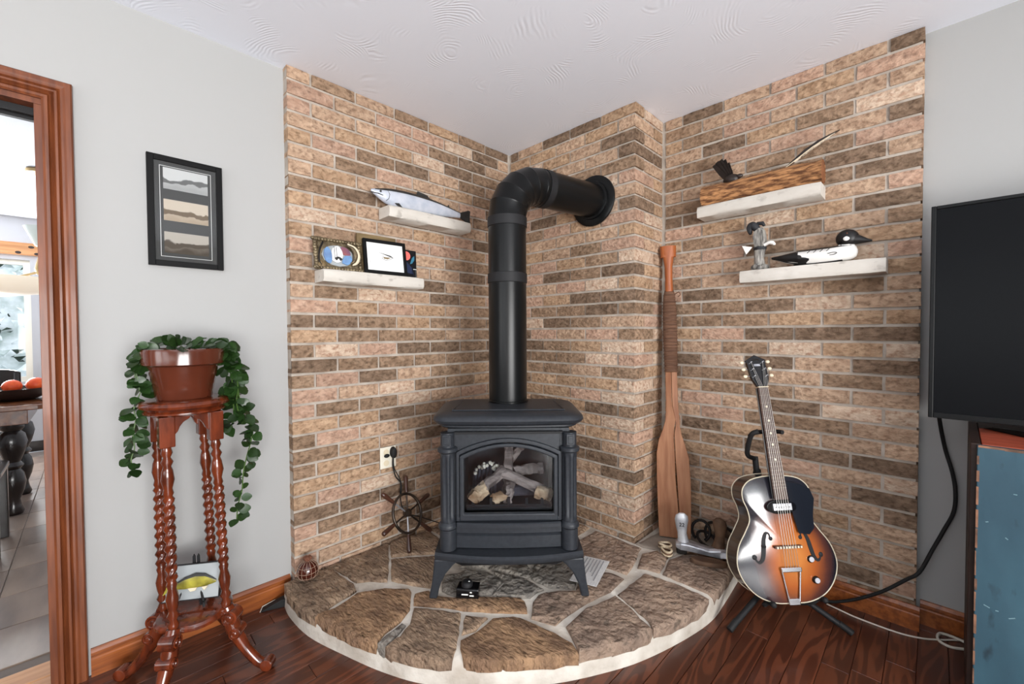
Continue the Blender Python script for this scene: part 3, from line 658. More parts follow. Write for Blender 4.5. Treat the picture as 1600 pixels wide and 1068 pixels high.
# front panel with arched opening
def arch(w, z0, z1, rise, n=14):
    return [(-w, z0), (w, z0)] + [(w * cos(pi * k / n) if False else w - 2 * w * k / n, z1 + rise * (1 - ((w - 2 * w * k / n) / w) ** 2)) for k in range(n + 1)]
def arch_band(wo, zo0, zo1, ro, wi, zi0, zi1, ri, y0, y1, n=14):
    A = arch(wo, zo0, zo1, ro, n); B = arch(wi, zi0, zi1, ri, n); k = len(A); m = MB()
    vs = [(x, y0, z) for x, z in A] + [(x, y0, z) for x, z in B] + [(x, y1, z) for x, z in A] + [(x, y1, z) for x, z in B]; fs = []
    for i in range(k):
        j = (i + 1) % k
        fs += [(i, j, k + j, k + i), (2 * k + i, 3 * k + i, 3 * k + j, 2 * k + j), (i, 2 * k + i, 2 * k + j, j), (k + i, k + j, 3 * k + j, 3 * k + i)]
    return m.add(vs, fs)
# spandrel panel: rectangle with arched hole
n = 14; A = arch(.222, .30, .61, .055, n)
m = MB(); top_pts = [(x, z) for x, z in A[2:]]
vs = []; fs = []
for x, z in top_pts: vs += [(x, .018, z), (x, .018, .714), (x, .05, z), (x, .05, .714)]
for i in range(len(top_pts) - 1):
    a, b = 4 * i, 4 * i + 4; fs += [(a, a + 1, b + 1, b), (a + 2, b + 2, b + 3, a + 3), (a, b, b + 2, a + 2), (a + 1, a + 3, b + 3, b + 1)]
m.add(vs, fs); m.box(-.262, -.22, .018, .05, .30, .714); m.box(.22, .262, .018, .05, .30, .714)
m.build('front_panel', SP, stove, smooth=30)
m = MB(); m.box(-.232, .232, -.004, .05, .7005, .7035); m.box(-.228, .228, .012, .05, .690, .7)
m.build('air_slot', 'black_matte', stove)
door = arch_band(.226, .318, .615, .058, .212, .335, .602, .054, .002, .03).build('door', SP, stove, bevel=.004)
arch_band(.210, .322, .600, .053, .192, .352, .588, .05, -.006, .02).build('inner_moulding', SP, door, bevel=.005)
g = arch(.200, .336, .592, .051)
MB().prism([(x, z) for x, z in g], .026, .029).build('glass', 'stove_glass', door)
# logs, grate, embers
def log(nm, p0, p1, r, mat, seed, n=13, kn=10):
    rg = random.Random(seed); p0, p1 = Vector(p0), Vector(p1); path = []; rad = []
    for k in range(kn): t = k / (kn - 1); path.append(p0.lerp(p1, t) + Vector((rg.uniform(-1, 1), rg.uniform(-1, 1), rg.uniform(-1, 1))) * r * .12); rad.append(r * (.9 + rg.uniform(-.1, .12)))
    m = MB().tube(path, rad, n)
    gro = [rg.uniform(-.22, .14) for _ in range(n)]; vs = []
    for i, v in enumerate(m.v):
        c = path[i // n]; q = Vector(v) - c; vs.append(tuple(c + q * (1 + gro[(i + (i // n) // 4) % n] + rg.uniform(-.06, .06))))
    m.v = vs
    o = m.build(nm, mat, logs); return o
logs = MB().box(-.19, .19, .08, .34, .325, .345).build('burner_tray', 'firebox', stove, bevel=.004)
log('log', (-.165, .12, .375), (-.02, .20, .475), .030, 'bark_log', 1)
log('log', (-.172, .105, .372), (-.105, .14, .412), .0335, 'split_log', 2)
log('log', (-.05, .21, .47), (.165, .12, .395), .026, 'bark_log', 3)
log('log', (.13, .125, .398), (.182, .10, .39), .030, 'split_log', 31)
log('log', (-.005, .19, .355), (.0, .26, .60), .027, 'bark_log', 4)
log('log', (.01, .28, .50), (.085, .30, .585), .025, 'bark_log', 5)
log('log', (-.07, .11, .37), (-.02, .115, .385), .024, 'split_log', 6)
log('log', (-.005, .105, .35), (.01, .15, .43), .022, 'bark_log', 7)
log('log', (-.15, .24, .355), (.17, .24, .36), .028, 'char', 8)
log('log', (.03, .27, .45), (.17, .29, .455), .030, 'bark_log', 9)
rg = random.Random(3); m = MB()
for k in range(9):
    t = k / 8; m.ell((-.16 + .15 * t, .255, .34 + .03), .016, .05, .10 + .035 * sin(pi * t), 8, 6)
m.build('charred_block', 'char', logs, smooth=60)
m = MB()
for k in range(34):
    t = rg.random(); m.ell((-.165 + .16 * t, .235 + rg.uniform(-.025, .02), .452 + .035 * sin(pi * min(1, t * 1.05)) + rg.uniform(-.012, .012)), .009, .009, .009, 6, 4)
o = m.build('ember_wool', 'ash_white', logs); o['kind'] = 'stuff'
m = MB()
for x in (-.16, -.08, 0, .08, .15): m.box(x - .006, x + .006, .085, .097, .345, .385)
m.box(-.19, .19, .085, .095, .345, .356); m.build('grate', 'black_matte', logs)
# columns: capital, fluted shaft, base block
for s in (-1, 1):
    c = MB(); x = s * .262
    prof = [(.036, .615), (.043, .622), (.043, .634), (.034, .640)]
    c.lathe([(.030, .640), (.030, .7)], 20, (x, .012, 0)); c.lathe(prof, 20, (x, .012, 0))
    sh = [(.032, .318), (.032, .615)]; R = []
    for z in (.318, .330, .345, .59, .605, .615):
        fl = 0 if z in (.318, .330, .605, .615) else .008
        R.append([(x + (.0315 - fl * (.5 + .5 * cos(7 * a))) * cos(a), .012 + (.0315 - fl * (.5 + .5 * cos(7 * a))) * sin(a), z) for a in [2 * pi * k / 48 for k in range(48)]])
    c.rings(R); col = c.build('column', SP, stove, smooth=40)
    b = MB(); b.lathe([(.034, .288), (.041, .294), (.042, .303), (.038, .311), (.033, .318)], 20, (x, .012, 0)); b.lathe([(.036, .20), (.036, .288)], 20, (x, .012, 0))
    b.build('column_base', SP, col, smooth=40)
    b = MB(); b.box(x - .018, x + .018, -.022, -.012, .648, .695); b.box(x - .011, x + .011, -.0245, -.02, .655, .688); b.build('capital_panel', SP, col, bevel=.003)
# stepped lower front and bowed ash ledge
def bow_bar(nm, w, z0, z1, yb, yf, bow, lip=0):
    pts = [(-w + 2 * w * k / 14) for k in range(15)]; m = MB(); R = []
    for x in pts:
        f = yf - bow * (1 - (x / w) ** 2); R.append([(x, yb, z0), (x, f + lip, z0), (x, f, z0 + (z1 - z0) * .35), (x, f, z1 - (z1 - z0) * .25), (x, f + (z1 - z0) * .3, z1), (x, yb, z1)])
    return m.rings(R).build(nm, SP, stove, smooth=30)
bow_bar('sill', .222, .300, .318, .06, -.012, .014)
bow_bar('apron', .226, .268, .300, .06, .006, .010)
bow_bar('ash_panel', .226, .200, .268, .06, .014, .010)
bow_bar('ash_ledge', .315, .166, .196, .36, -.024, .046, .006)
m = MB(); R = []
for z, w, y0 in ((.168, .245, .0), (.138, .23, .004), (.118, .205, .02)): R.append([(-w, y0, z), (w, y0, z), (w, .36, z), (-w, .36, z)])
m.rings(R).build('underside', 'black_matte', stove)
# legs: flat tapering cabriole
for s in (-1, 1):
    for yy in (-.012, .36):
        P = [(s * .205, .168), (s * .318, .168), (s * .322, .12), (s * .330, .06), (s * .340, .012), (s * .342, 0), (s * .306, 0), (s * .304, .02), (s * .292, .06), (s * .270, .105), (s * .238, .142)]
        lm = MB().prism(P, yy - .012, yy + .026).build('leg', SP, stove, bevel=.007, seg=2)
# flue: vertical pipe, elbow with gores, level run to the wall and rose
pc = Vector((.795, -.80, 0)) + Vector((-sin(SR), cos(SR), 0)) * .295
FL = Vector((.685, 0, 1.972)); FR = .0935
flue = thing('flue_pipe', 'glossy black flue pipe rising from the stove and bending into the brick chimney', 'flue pipe', (pc.x, pc.y, 0))
d = Vector((FL.x - pc.x, FL.y - pc.y, 0)); run = d.length; d.normalize(); BR_ = .19; zc = 1.972
MB().lathe([(FR + .004, .8865), (FR + .004, .895), (FR, .897), (FR, zc - BR_)], 40, caps=True).build('lower_section', 'black_pipe', flue, smooth=40)
for z in (1.49, zc - BR_ - .02):
    MB().lathe([(FR + .0005, z - .024), (FR + .0035, z - .022), (FR + .0035, z + .022), (FR + .0005, z + .024)], 40, caps=False).build('band', 'black_matte', flue, smooth=40)
side = Vector((-d.y, d.x, 0)); GN = 5
def circ(c, ax, r, n=40):
    u = side; w = ax.cross(u); return [c + (u * cos(2 * pi * j / n) + w * sin(2 * pi * j / n)) * r for j in range(n)]
for g in range(GN):                                   # each gore a short straight drum between mitred planes
    a0, a1 = radians(90 * g / GN), radians(90 * (g + 1) / GN); R = []
    for a, rr in ((a0, FR + .002), (a0 + .03, FR), (a1 - .03, FR), (a1, FR + .002)):
        c = Vector((0, 0, zc - BR_)) + d * (BR_ - BR_ * cos(a)) + Vector((0, 0, BR_ * sin(a)))
        R.append(circ(c, d * sin(a) + Vector((0, 0, cos(a))), rr))
    MB().rings(R).build('elbow_gore', 'black_pipe', flue, smooth=40)
R = [circ(d * BR_ + Vector((0, 0, zc)), d, FR), circ(d * (run + .0) + Vector((0, 0, zc)), d, FR)]
MB().rings(R).build('level_section', 'black_pipe', flue, smooth=40)
R = [circ(d * (BR_ + .02) + Vector((0, 0, zc)), d, FR + .003), circ(d * (BR_ + .06) + Vector((0, 0, zc)), d, FR + .003)]
MB().rings(R).build('band', 'black_matte', flue, smooth=40)
m = MB(); fc = FL - Vector((pc.x, pc.y, 0)); R = []
for r, y in ((.142, -.006), (.142, -.012), (.136, -.016), (.106, -.018), (.104, -.03), (.098, -.032)): R.append([fc + Vector((r * cos(2 * pi * j / 40), y, r * sin(2 * pi * j / 40))) for j in range(40)])
m.rings(R).build('wall_rose', 'black_pipe', flue, smooth=40)
# ------------------------------------------------------------------ four cast-stone shelves on the brick
def shelf(label, M, l, d=.118, h=.058):
    """local: x along the wall, -y away from it, z up; origin at the back of the underside's middle"""
    rg = random.Random(int(l * 1e4)); m = MB(); n = 10; R = []
    t = thing('wall_shelf', label, 'shelf', matrix=M, group='cast stone wall shelves')
    for i in range(n + 1):
        x = -l / 2 + l * i / n; e = .003 if i in (0, n) else 0
        j = lambda a=.0013: rg.uniform(-a, a)
        R.append([(x, -.004, 0), (x + j(), -d + .006 + e + j(), 0 + e * .5), (x, -d + e + j(), .012 + e), (x, -d + e + j(), h - .012 - e), (x, -d + .006 + e + j(), h - e * .5), (x, -.004, h)])
    m.rings(R).build('slab', 'shelf_stone', t, smooth=60)
    return t
LM = lambda y, z, x=0.0: Matrix.Translation((x, y, z)) @ Matrix.Rotation(pi / 2, 4, 'Z')      # on the left wall (faces +x)
RM = lambda x, z, y=DY: Matrix.Translation((x, y, z))                                          # on the right wall (faces -y)
Z1, Z2 = 1.820, 1.463
shelf('pale stone shelf on the left brick wall carrying the silver fish', LM(-.705, Z1), .530)
shelf('pale stone shelf on the left brick wall holding small picture frames', LM(-1.035, Z2), .530)
shelf('pale stone shelf on the right brick wall carrying the bark log', RM(1.448, Z1), .530)
shelf('pale stone shelf on the right brick wall carrying the duck decoy', RM(1.660, Z2), .540)
T1, T2 = Z1 + .058, Z2 + .058

# ------------------------------------------------------------------ mounted salmon
fish = thing('fish_mount', 'long silver salmon mount lying on the upper left stone shelf', 'fish', matrix=LM(-.732, T1, .066) @ Matrix.Diagonal((.93, 1, .95, 1)))
def fish_body(L, ln, prof, w):
    pass
# local x from the snout (-) to the tail (+); profile: x, centre z, half height, half width
prof = [(-.335, .070, .006, .004), (-.315, .066, .016, .010), (-.285, .060, .028, .017), (-.25, .056, .040, .023), (-.20, .054, .049, .027), (-.13, .054, .053, .029), (-.05, .054, .052, .029), (.03, .054, .048, .027), (.11, .053, .040, .023), (.18, .051, .030, .018), (.235, .049, .021, .012), (.265, .048, .017, .008)]
def fish_ring(x, c, h, w, n=16): return [(x, -w * cos(2 * pi * j / n), c + h * sin(2 * pi * j / n)) for j in range(n)]
def part_ring(x, c, h, w, a0, a1, n=8, off=0): return [(x, -(w + off) * cos(a0 + (a1 - a0) * j / n), c + (h + off) * sin(a0 + (a1 - a0) * j / n)) for j in range(n + 1)]
body = MB().rings([fish_ring(*p) for p in prof]).build('body', 'fish_silver', fish, smooth=60)
MB().rings([part_ring(*p, radians(38), radians(142), off=.0012) for p in prof[1:]], cap0=False, cap1=False, closed=False).build('dark_back', 'fish_dark', body, smooth=60)
MB().prism([(.255, .060), (.335, .090), (.352, .088), (.345, .045), (.352, .004), (.335, .006), (.255, .038)], -.004, .004).build('tail_fin', 'fish_dark', fish, bevel=.002)
MB().prism([(-.055, .100), (-.045, .128), (.02, .118), (.045, .098)], -.003, .003).build('dorsal_fin', 'fish_dark', fish, bevel=.001)
MB().prism([(.165, .078), (.178, .096), (.188, .076)], -.002, .002).build('adipose_fin', 'fish_dark', fish)
m = MB().prism([(-.21, .020), (-.185, .024), (-.16, .002), (-.175, .001)], -.030, -.026); m.build('pectoral_fin', 'fish_dark', fish)
MB().prism([(.02, .012), (.05, .014), (.055, .001), (.03, .001)], -.012, -.004).build('pelvic_fin', 'fish_dark', fish)
MB().tube([(-.337, -.004, .060), (-.30, -.014, .056), (-.275, -.019, .050)], [.002, .003, .002], 6).build('mouth_line', 'fish_dark', body)
MB().ell((-.288, -.0165, .070), .006, .004, .006, 10, 6).build('eye', 'fish_dark', body)
MB().tube([(-.247, -.017, .082), (-.238, -.024, .062), (-.243, -.022, .038), (-.256, -.015, .026)], .0015, 5).build('gill_line', 'fish_dark', body)
MB().box(-.20, .20, -.02, .03, 0, .006).build('base_strip', 'olive_wood', fish)

# ------------------------------------------------------------------ frames on the lower left shelf
def lean(y, x, z, tilt, yaw=0): return LM(y, z, x) @ Matrix.Rotation(yaw, 4, 'Z') @ Matrix.Rotation(tilt, 4, 'X')
ornate = thing('photo_frame', 'bronze photo frame with moulded border and a curved fish tail', 'photo frame', matrix=lean(-1.213, .075, T2, radians(-10)))
rg = random.Random(4); m = MB(); w, h = .112, .075
out = [(-w, 0), (w, 0), (w * 1.0, 2 * h * .9), (-w, 2 * h)]
m.box(-w, w, -.004, .006, 0, 2 * h); m.build('backing', 'pewter', ornate, bevel=.004)
def relief(nm, mat, pts, r):
    m = MB()
    for x, z in pts: m.ell((x, -.008, z), r * rg.uniform(.8, 1.3), .008, r * rg.uniform(.7, 1.1), 8, 5)
    m.build(nm, mat, ornate, smooth=60)
relief('border', 'pewter', [(-w + 2 * w * k / 16, .008) for k in range(17)] + [(-w + 2 * w * k / 16, 2 * h - .006) for k in range(17)] + [(-w + .008, .012 + (2 * h - .02) * k / 10) for k in range(11)] + [(w - .008, .012 + (2 * h - .02) * k / 9) for k in range(10)], .011)
cl = curve_pts([(-.085, -.012, .018), (-.095, -.012, .045), (-.088, -.014, .09), (-.07, -.012, .13)], 6)
MB().tube(cl, [.004] * len(cl), 6).build('vine_relief', 'dark_iron', ornate)
relief('corner_knob', 'olive_wood', [(-.085, .028), (-.075, .02), (-.092, .018)], .016)
MB().ell((0, -.004, .072), .078, .006, .052, 24, 6).build('photo', 'pale_board', ornate, smooth=60)
def patch(nm, mat, pts, d_=.0):
    P = curve_pts([(x, 0, z) for x, z in pts + pts[:1]], 5)[:-1]; MB().prism([(p.x, p.z) for p in P], -.0135 - d_, -.0095).build(nm, mat, ornate)
patch('photo_sky', 'photo_blue', [(-.072, .066), (-.062, .038), (-.044, .030), (-.034, .050), (-.036, .085), (-.050, .108), (-.066, .094)])
patch('photo_snow', 'white_print', [(-.034, .045), (-.03, .100), (.0, .116), (.018, .085), (.01, .05), (-.01, .036)], .0004)
patch('photo_coat', 'photo_blue', [(.012, .036), (.040, .030), (.060, .050), (.058, .075), (.035, .078), (.018, .058)], .0002)
patch('photo_red', 'photo_red', [(.010, .086), (.032, .076), (.056, .080), (.050, .104), (.028, .116), (.010, .112)], .0003)
for x in (-.022, -.012): MB().box(x, x + .0022, -.0146, -.0100, .050, .112).build('photo_pole', 'fish_dark', ornate)
patch('photo_mark', 'fish_dark', [(-.022, .058), (-.004, .066), (.014, .056), (.004, .046), (-.004, .056), (-.014, .046)], .0009)
arc = curve_pts([(.045, -.014, .135), (.078, -.018, .115), (.092, -.018, .08), (.083, -.016, .045), (.062, -.014, .03)], 6)
MB().tube(arc, [.003 + .008 * sin(pi * k / (len(arc) - 1)) for k in range(len(arc))], 8).build('fish_tail', 'ivory', ornate, smooth=60)
arc2 = [(x * .86 - .002, y - .003, z * .86 + .012) for x, y, z in arc]
MB().tube(arc2, [.002 + .010 * sin(pi * k / (len(arc2) - 1)) for k in range(len(arc2))], 8).build('fish_back', 'pewter', ornate, smooth=60)

def picture_frame(t, w, h, bar, dep, mat, face):
    m = MB()
    for a in ((-w / 2, -w / 2 + bar, 0, h), (w / 2 - bar, w / 2, 0, h), (-w / 2 + bar, w / 2 - bar, 0, bar), (-w / 2 + bar, w / 2 - bar, h - bar, h)): m.box(a[0], a[1], -dep, 0, a[2], a[3])
    m.build('frame', mat, t, bevel=.0015)
    return box('print', face, t, -w / 2 + bar * .6, w / 2 - bar * .6, -dep * .55, -.001, bar * .6, h - bar * .6)
fly = thing('picture_frame', 'black frame with a white print of a fishing fly on the lower left shelf', 'picture frame', matrix=lean(-.985, .100, T2, radians(-9), radians(-4)))
pr = picture_frame(fly, .225, .175, .016, .016, 'frame_black', 'white_print')
m = MB()
for a in ((-.082, .082, .031, .0318), (-.082, .082, .143, .1438), (-.082, -.0812, .0322, .1426), (.0812, .082, .0322, .1426)): m.box(a[0], a[1], -.0094, -.0085, a[2], a[3])
m.build('mat_line', 'print_ink', pr)
m = MB().prism([(-.035, .112), (.03, .092), (.045, .088), (.028, .100)], -.0098, -.0086); m.tube([(.04, -.0092, .09), (.02, -.0092, .078), (.0, -.0092, .074), (-.018, -.0092, .082), (-.012, -.0092, .096)], .0009, 5)
m.build('fly_drawing', 'fish_dark', pr)
MB().prism([(-.012, .09), (.03, .09), (.012, .08), (-.008, .082)], -.0096, -.0086).build('fly_hackle', 'olive_wood', pr)
board = thing('wooden_plaque', 'olive brown wooden plaque standing behind the black fly picture', 'plaque', matrix=lean(-1.00, .040, T2, radians(-4)))
MB().box(-.107, .107, -.012, .004, 0, .205).build('panel', 'olive_wood', board, bevel=.002)
MB().prism([(-.095, .012), (.095, .012), (.095, .193), (-.095, .193)], -.014, -.0125).build('carved_field', 'olive_wood', board)
moon = thing('night_picture', 'small black picture with a coral moon and blue leaf beside the fly print', 'picture', matrix=lean(-.835, .060, T2, radians(-3), radians(0)))
p = MB().box(-.048, .048, -.012, 0, 0, .150).build('panel', 'night_black', moon, bevel=.001)
MB().prism([(-.012 + .024 * cos(2 * pi * k / 20), .118 + .024 * sin(2 * pi * k / 20)) for k in range(20)], -.0128, -.0121).build('moon', 'coral', p)
MB().prism([(.008, .075), (.022, .110), (.036, .122), (.036, .100), (.022, .080)], -.0128, -.0121).build('leaf_mark', 'teal', p)
MB().prism([(-.048, .06), (-.01, .085), (.02, .055), (.03, .02), (-.02, .03), (-.048, .02)], -.0126, -.0121).build('dark_hill', 'navy', p)
stub = thing('glass_stub', 'tiny clear glass block at the end of the lower left shelf', 'glass block', matrix=LM(-.806, T2, .075))
MB().box(-.010, .010, -.008, .008, 0, .052).build('block', 'pane', stub, bevel=.002)
MB().box(-.010, .010, -.0083, -.0077, .046, .049).build('etched_line', 'white_print', stub)

# ------------------------------------------------------------------ bark log with feathers
logt = thing('bark_log', 'rough bark log with feathers lying on the upper right stone shelf', 'log', matrix=RM(1.457, T1, DY - .066))
rg = random.Random(11); R = []; n = 18; nx = 26
for i in range(nx + 1):
    x = -.258 + .516 * i / nx; R.append([])
    for j in range(n):
        a = 2 * pi * j / n; rr = .054 + .006 * noise.noise(Vector((x * 9, cos(a) * 1.5, sin(a) * 1.5 + 3))) + rg.uniform(-.0022, .0022)
        R[-1].append((x, -rr * cos(a) * .96, .053 + rr * sin(a)))
MB().rings(R, False, False).build('bark', 'bark', logt, smooth=30)
for s, x in ((0, -.256), (nx, .256)): MB().add([(x, y, z) for _, y, z in R[s]], [tuple(range(n))]).build('cut_end', 'log_end', logt)
# dark tuft: tail feathers fanned up
tuft = MB()
for k, (dx, ht) in enumerate(((-.070, .118), (-.056, .134), (-.040, .142), (-.024, .136), (-.008, .112))):
    b = Vector((-.128 + k * .004, -.012, .100)); t_ = Vector((-.135 + dx, -.004 + .003 * k, .108 + ht * .85)); w = Vector((.012, -.004, .005))
    P = [b - w * .7, b.lerp(t_, .5) - w, t_ - w * .75, t_ + w * .75, b.lerp(t_, .5) + w, b + w * .7]; off = Vector((0, .003, 0))
    tuft.add([p - off for p in P] + [p + off for p in P], [(0, 1, 2, 3, 4, 5), (11, 10, 9, 8, 7, 6)] + [(i, i + 6, (i + 1) % 6 + 6, (i + 1) % 6) for i in range(6)])
tuft.build('tail_feathers', 'feather_dark', logt)
MB().ell((-.118, -.014, .112), .040, .024, .026, 12, 8).build('feather_bundle', 'feather_dark', logt, smooth=60)
MB().ell((-.080, -.02, .117), .018, .011, .011, 8, 6).build('feather_quill', 'feather_dark', logt, smooth=60)
# one long quill feather rising from the right end
def vane(sgn, mat, nm):
    b, t_ = Vector((.12, -.008, .107)), Vector((.315, -.004, .215)); ax = (t_ - b); u = Vector((-ax.z, 0, ax.x)).normalized() * sgn; m = MB(); P = []; Q = []
    for k in range(9):
        q = k / 8; c = b + ax * q + Vector((0, 0, .012 * sin(pi * q))); P.append(c); Q.append(c + u * .011 * sin(pi * min(1, q * .8 + .15)) * (1 + .12 * sin(k * 9)))
    vs = [p + Vector((0, -.0012, 0)) for p in P + Q] + [p + Vector((0, .0012, 0)) for p in P + Q]; fs = []
    for k in range(8): fs += [(k, k + 1, k + 10, k + 9), (18 + k, 27 + k, 28 + k, 19 + k), (9 + k, 10 + k, 28 + k, 27 + k)]
    m.add(vs, fs).build(nm, mat, logt)
vane(1, 'feather_dark', 'feather_vane'); vane(-1, 'feather_pale', 'feather_vane')
MB().tube([(.10, -.008, .098), (.22, -.007, .172), (.315, -.004, .215)], [.0022, .0018, .0006], 6).build('feather_shaft', 'ivory', logt)

# ------------------------------------------------------------------ duck decoy (local x toward its bill)
duck = thing('duck_decoy', 'black and white painted wooden duck decoy on the lower right shelf', 'decoy', matrix=RM(1.686, T2, DY - .062) @ Matrix.Diagonal((.97, 1, 1, 1)))
sec = [(-.175, .052, .004, .006), (-.15, .048, .010, .022), (-.11, .042, .022, .036), (-.06, .038, .034, .045), (0, .036, .036, .050), (.06, .037, .036, .050), (.105, .040, .036, .045), (.135, .043, .032, .034), (.150, .043, .022, .020), (.155, .043, .008, .008)]
def dr(x, c, h, w, n=16): return [(x, -w * cos(2 * pi * j / n) * .9, max(.001, c + h * sin(2 * pi * j / n))) for j in range(n)]
db = MB().rings([dr(*s) for s in sec]).build('body', 'duck_white', duck, smooth=60)
def dpatch(nm, secs, a0, a1, off=.0012):
    R = [[(x, -(w + off) * cos(radians(a0 + (a1 - a0) * j / 10)) * .9, max(.0015, c + (h + off) * sin(radians(a0 + (a1 - a0) * j / 10)))) for j in range(11)] for x, c, h, w in secs]
    MB().rings(R, False, False, closed=False).build(nm, 'duck_black', db, smooth=60)
dpatch('black_back', sec[3:8], 48, 132); dpatch('black_tail', sec[:4], -60, 240); dpatch('black_flank', [(-.06, .038, .034, .045), (-.03, .030, .026, .046), (-.015, .026, .012, .046)], -70, 20)
dpatch('black_underside', [(-.08, .036, .030, .042), (0, .036, .036, .050), (.06, .037, .036, .050), (.105, .040, .036, .045)], -88, -52)
m = MB()
for k in range(4): x = -.012 + k * .024; m.tube([(x, -.042, .061), (x - .010, -.0455, .052)], .0016, 5)
m.tube(curve_pts([(.055, -.0475, .040), (.075, -.0475, .043), (.088, -.045, .040), (.078, -.046, .034), (.062, -.047, .033)], 4), .0013, 5)
m.build('feather_marks', 'duck_black', db)
hd = MB().ell((.118, 0, .103), .042, .030, .038, 18, 12).build('head', 'duck_black', duck, smooth=60)
MB().rings([[(x, -w * cos(2 * pi * j / 12), c + h * sin(2 * pi * j / 12)) for j in range(12)] for x, c, h, w in ((.10, .07, .02, .026), (.10, .085, .03, .027))]).build('neck', 'duck_black', hd, smooth=60)
MB().rings([[(x, -w * cos(2 * pi * j / 12), c + h * sin(2 * pi * j / 12)) for j in range(12)] for x, c, h, w in ((.142, .098, .026, .022), (.165, .091, .017, .015), (.188, .084, .008, .010), (.203, .081, .004, .007))]).build('bill', 'duck_black', hd, smooth=60)
MB().ell((.118, -.0275, .098), .012, .004, .010, 14, 6).build('cheek_patch', 'duck_white', hd, smooth=60)
MB().ell((.120, -.0255, .120), .0035, .003, .0035, 8, 5).build('eye', 'cork', hd, smooth=60)
MB().rings([dr(x, c, h, w) for x, c, h, w in ((.09, .06, .020, .03), (.125, .064, .020, .026), (.145, .055, .018, .02))]).build('white_breast', 'duck_white', duck, smooth=60)

# ------------------------------------------------------------------ eagle figurine
eagle = thing('eagle_figurine', 'grey carved eagle figurine with pale wing tips beside the duck decoy', 'figurine', matrix=RM(1.466, T2, DY - .066))
m = MB(); rg = random.Random(9)
for k in range(9): a = 2 * pi * k / 9; m.ell((.026 * cos(a), .022 * sin(a), .014 + rg.uniform(-.004, .006)), .014, .013, .014, 8, 6)
m.ell((0, 0, .016), .030, .026, .018, 12, 6); m.build('rock_base', 'eagle_grey', eagle, smooth=50)
MB().tube(curve_pts([(0, 0, .02), (-.003, 0, .07), (.002, 0, .12), (0, -.002, .17), (.004, -.004, .205)], 5), [.024, .024, .023, .022, .021, .022, .023, .024, .025, .026, .027, .028, .028, .028, .028, .027, .026, .024, .022, .016, .010], 10).build('body', 'eagle_grey', eagle, smooth=40)
for k in range(9):
    x = -.018 + .0046 * k; MB().tube([(x, -.026, .20 - .003 * abs(k - 4)), (x * 1.15, -.029, .16), (x * .9, -.025, .112)], [.002, .0042, .0012], 6).build('feather', 'eagle_grey', eagle)
MB().tube(curve_pts([(-.005, 0, .190), (-.022, -.004, .215), (-.034, -.006, .222), (-.044, -.006, .208), (-.040, -.004, .180)], 4), [.012, .015, .017, .018, .019, .019, .019, .019, .018, .018, .017, .016, .015, .013, .011, .009, .006], 9).build('head', 'eagle_dark', eagle, smooth=50)
MB().tube([(-.012, -.004, .228), (.012, -.006, .226), (.020, -.006, .212)], [.008, .010, .006], 8).build('crest', 'eagle_dark', eagle, smooth=50)
MB().rings([[(x * 1.0, y, z) for x, z in ((-.028, .115), (-.075, .128), (-.055, .082))] for y in (-.022, -.014)]).build('fish_fin', 'duck_white', eagle, bevel=.002)
MB().tube(curve_pts([(.022, -.016, .118), (.045, -.018, .126), (.062, -.018, .120), (.064, -.018, .110)], 4), [.008] * 4 + [.009] * 4 + [.007] * 4 + [.002], 8).build('fish_tail', 'duck_white', eagle, smooth=50)
MB().lathe([(.025, .098), (.029, .104), (.029, .112), (.025, .118)], 12).build('talon_band', 'eagle_dark', eagle, smooth=40)
# ------------------------------------------------------------------ archtop guitar (local: x right, y back, z up the neck, origin at the tail)
GB, GT = Vector((1.683, -.066, .129)), Vector((1.497, .062, 1.103))
gz = (GT - GB).normalized(); gn = Vector((.70, -.70, .15)); gy = -(gn - gz * gn.dot(gz)).normalized(); gx = gy.cross(gz)
GM = frame(GB, gx, gy, gz)
gtr = thing('archtop_guitar', 'dark sunburst archtop guitar leaning on a black stand', 'guitar', matrix=GM)
half = curve_pts([(0, 0, .0), (.07, 0, .004), (.135, 0, .030), (.182, 0, .080), (.204, 0, .145), (.190, 0, .215), (.152, 0, .275), (.128, 0, .318), (.130, 0, .362), (.143, 0, .405), (.138, 0, .445), (.108, 0, .476), (.06, 0, .490), (0, 0, .494)], 5)
half = [(max(0, p.x), p.z) for p in half]
outl = half + [(-x, z) for x, z in reversed(half[1:-1])]
def sc_ring(s, y): return [(x * s, y, .22 + (z - .22) * s) for x, z in outl]
GD = .085
MB().rings([sc_ring(1, 0), sc_ring(1, GD)], False, True).build('sides', 'guitar_side', gtr, smooth=40)
MB().rings([sc_ring(.998, -.001), sc_ring(.96, -.003), sc_ring(.85, -.008), sc_ring(.65, -.014), sc_ring(.4, -.018), sc_ring(.12, -.020)], True, True).build('soundboard', 'sunburst', gtr, smooth=60)
for y in (-.001, GD): MB().tube([Vector((x, y, z)) for x, z in outl] + [Vector((outl[0][0], y, outl[0][1]))], .0022, 6).build('binding', 'binding', gtr, smooth=60)
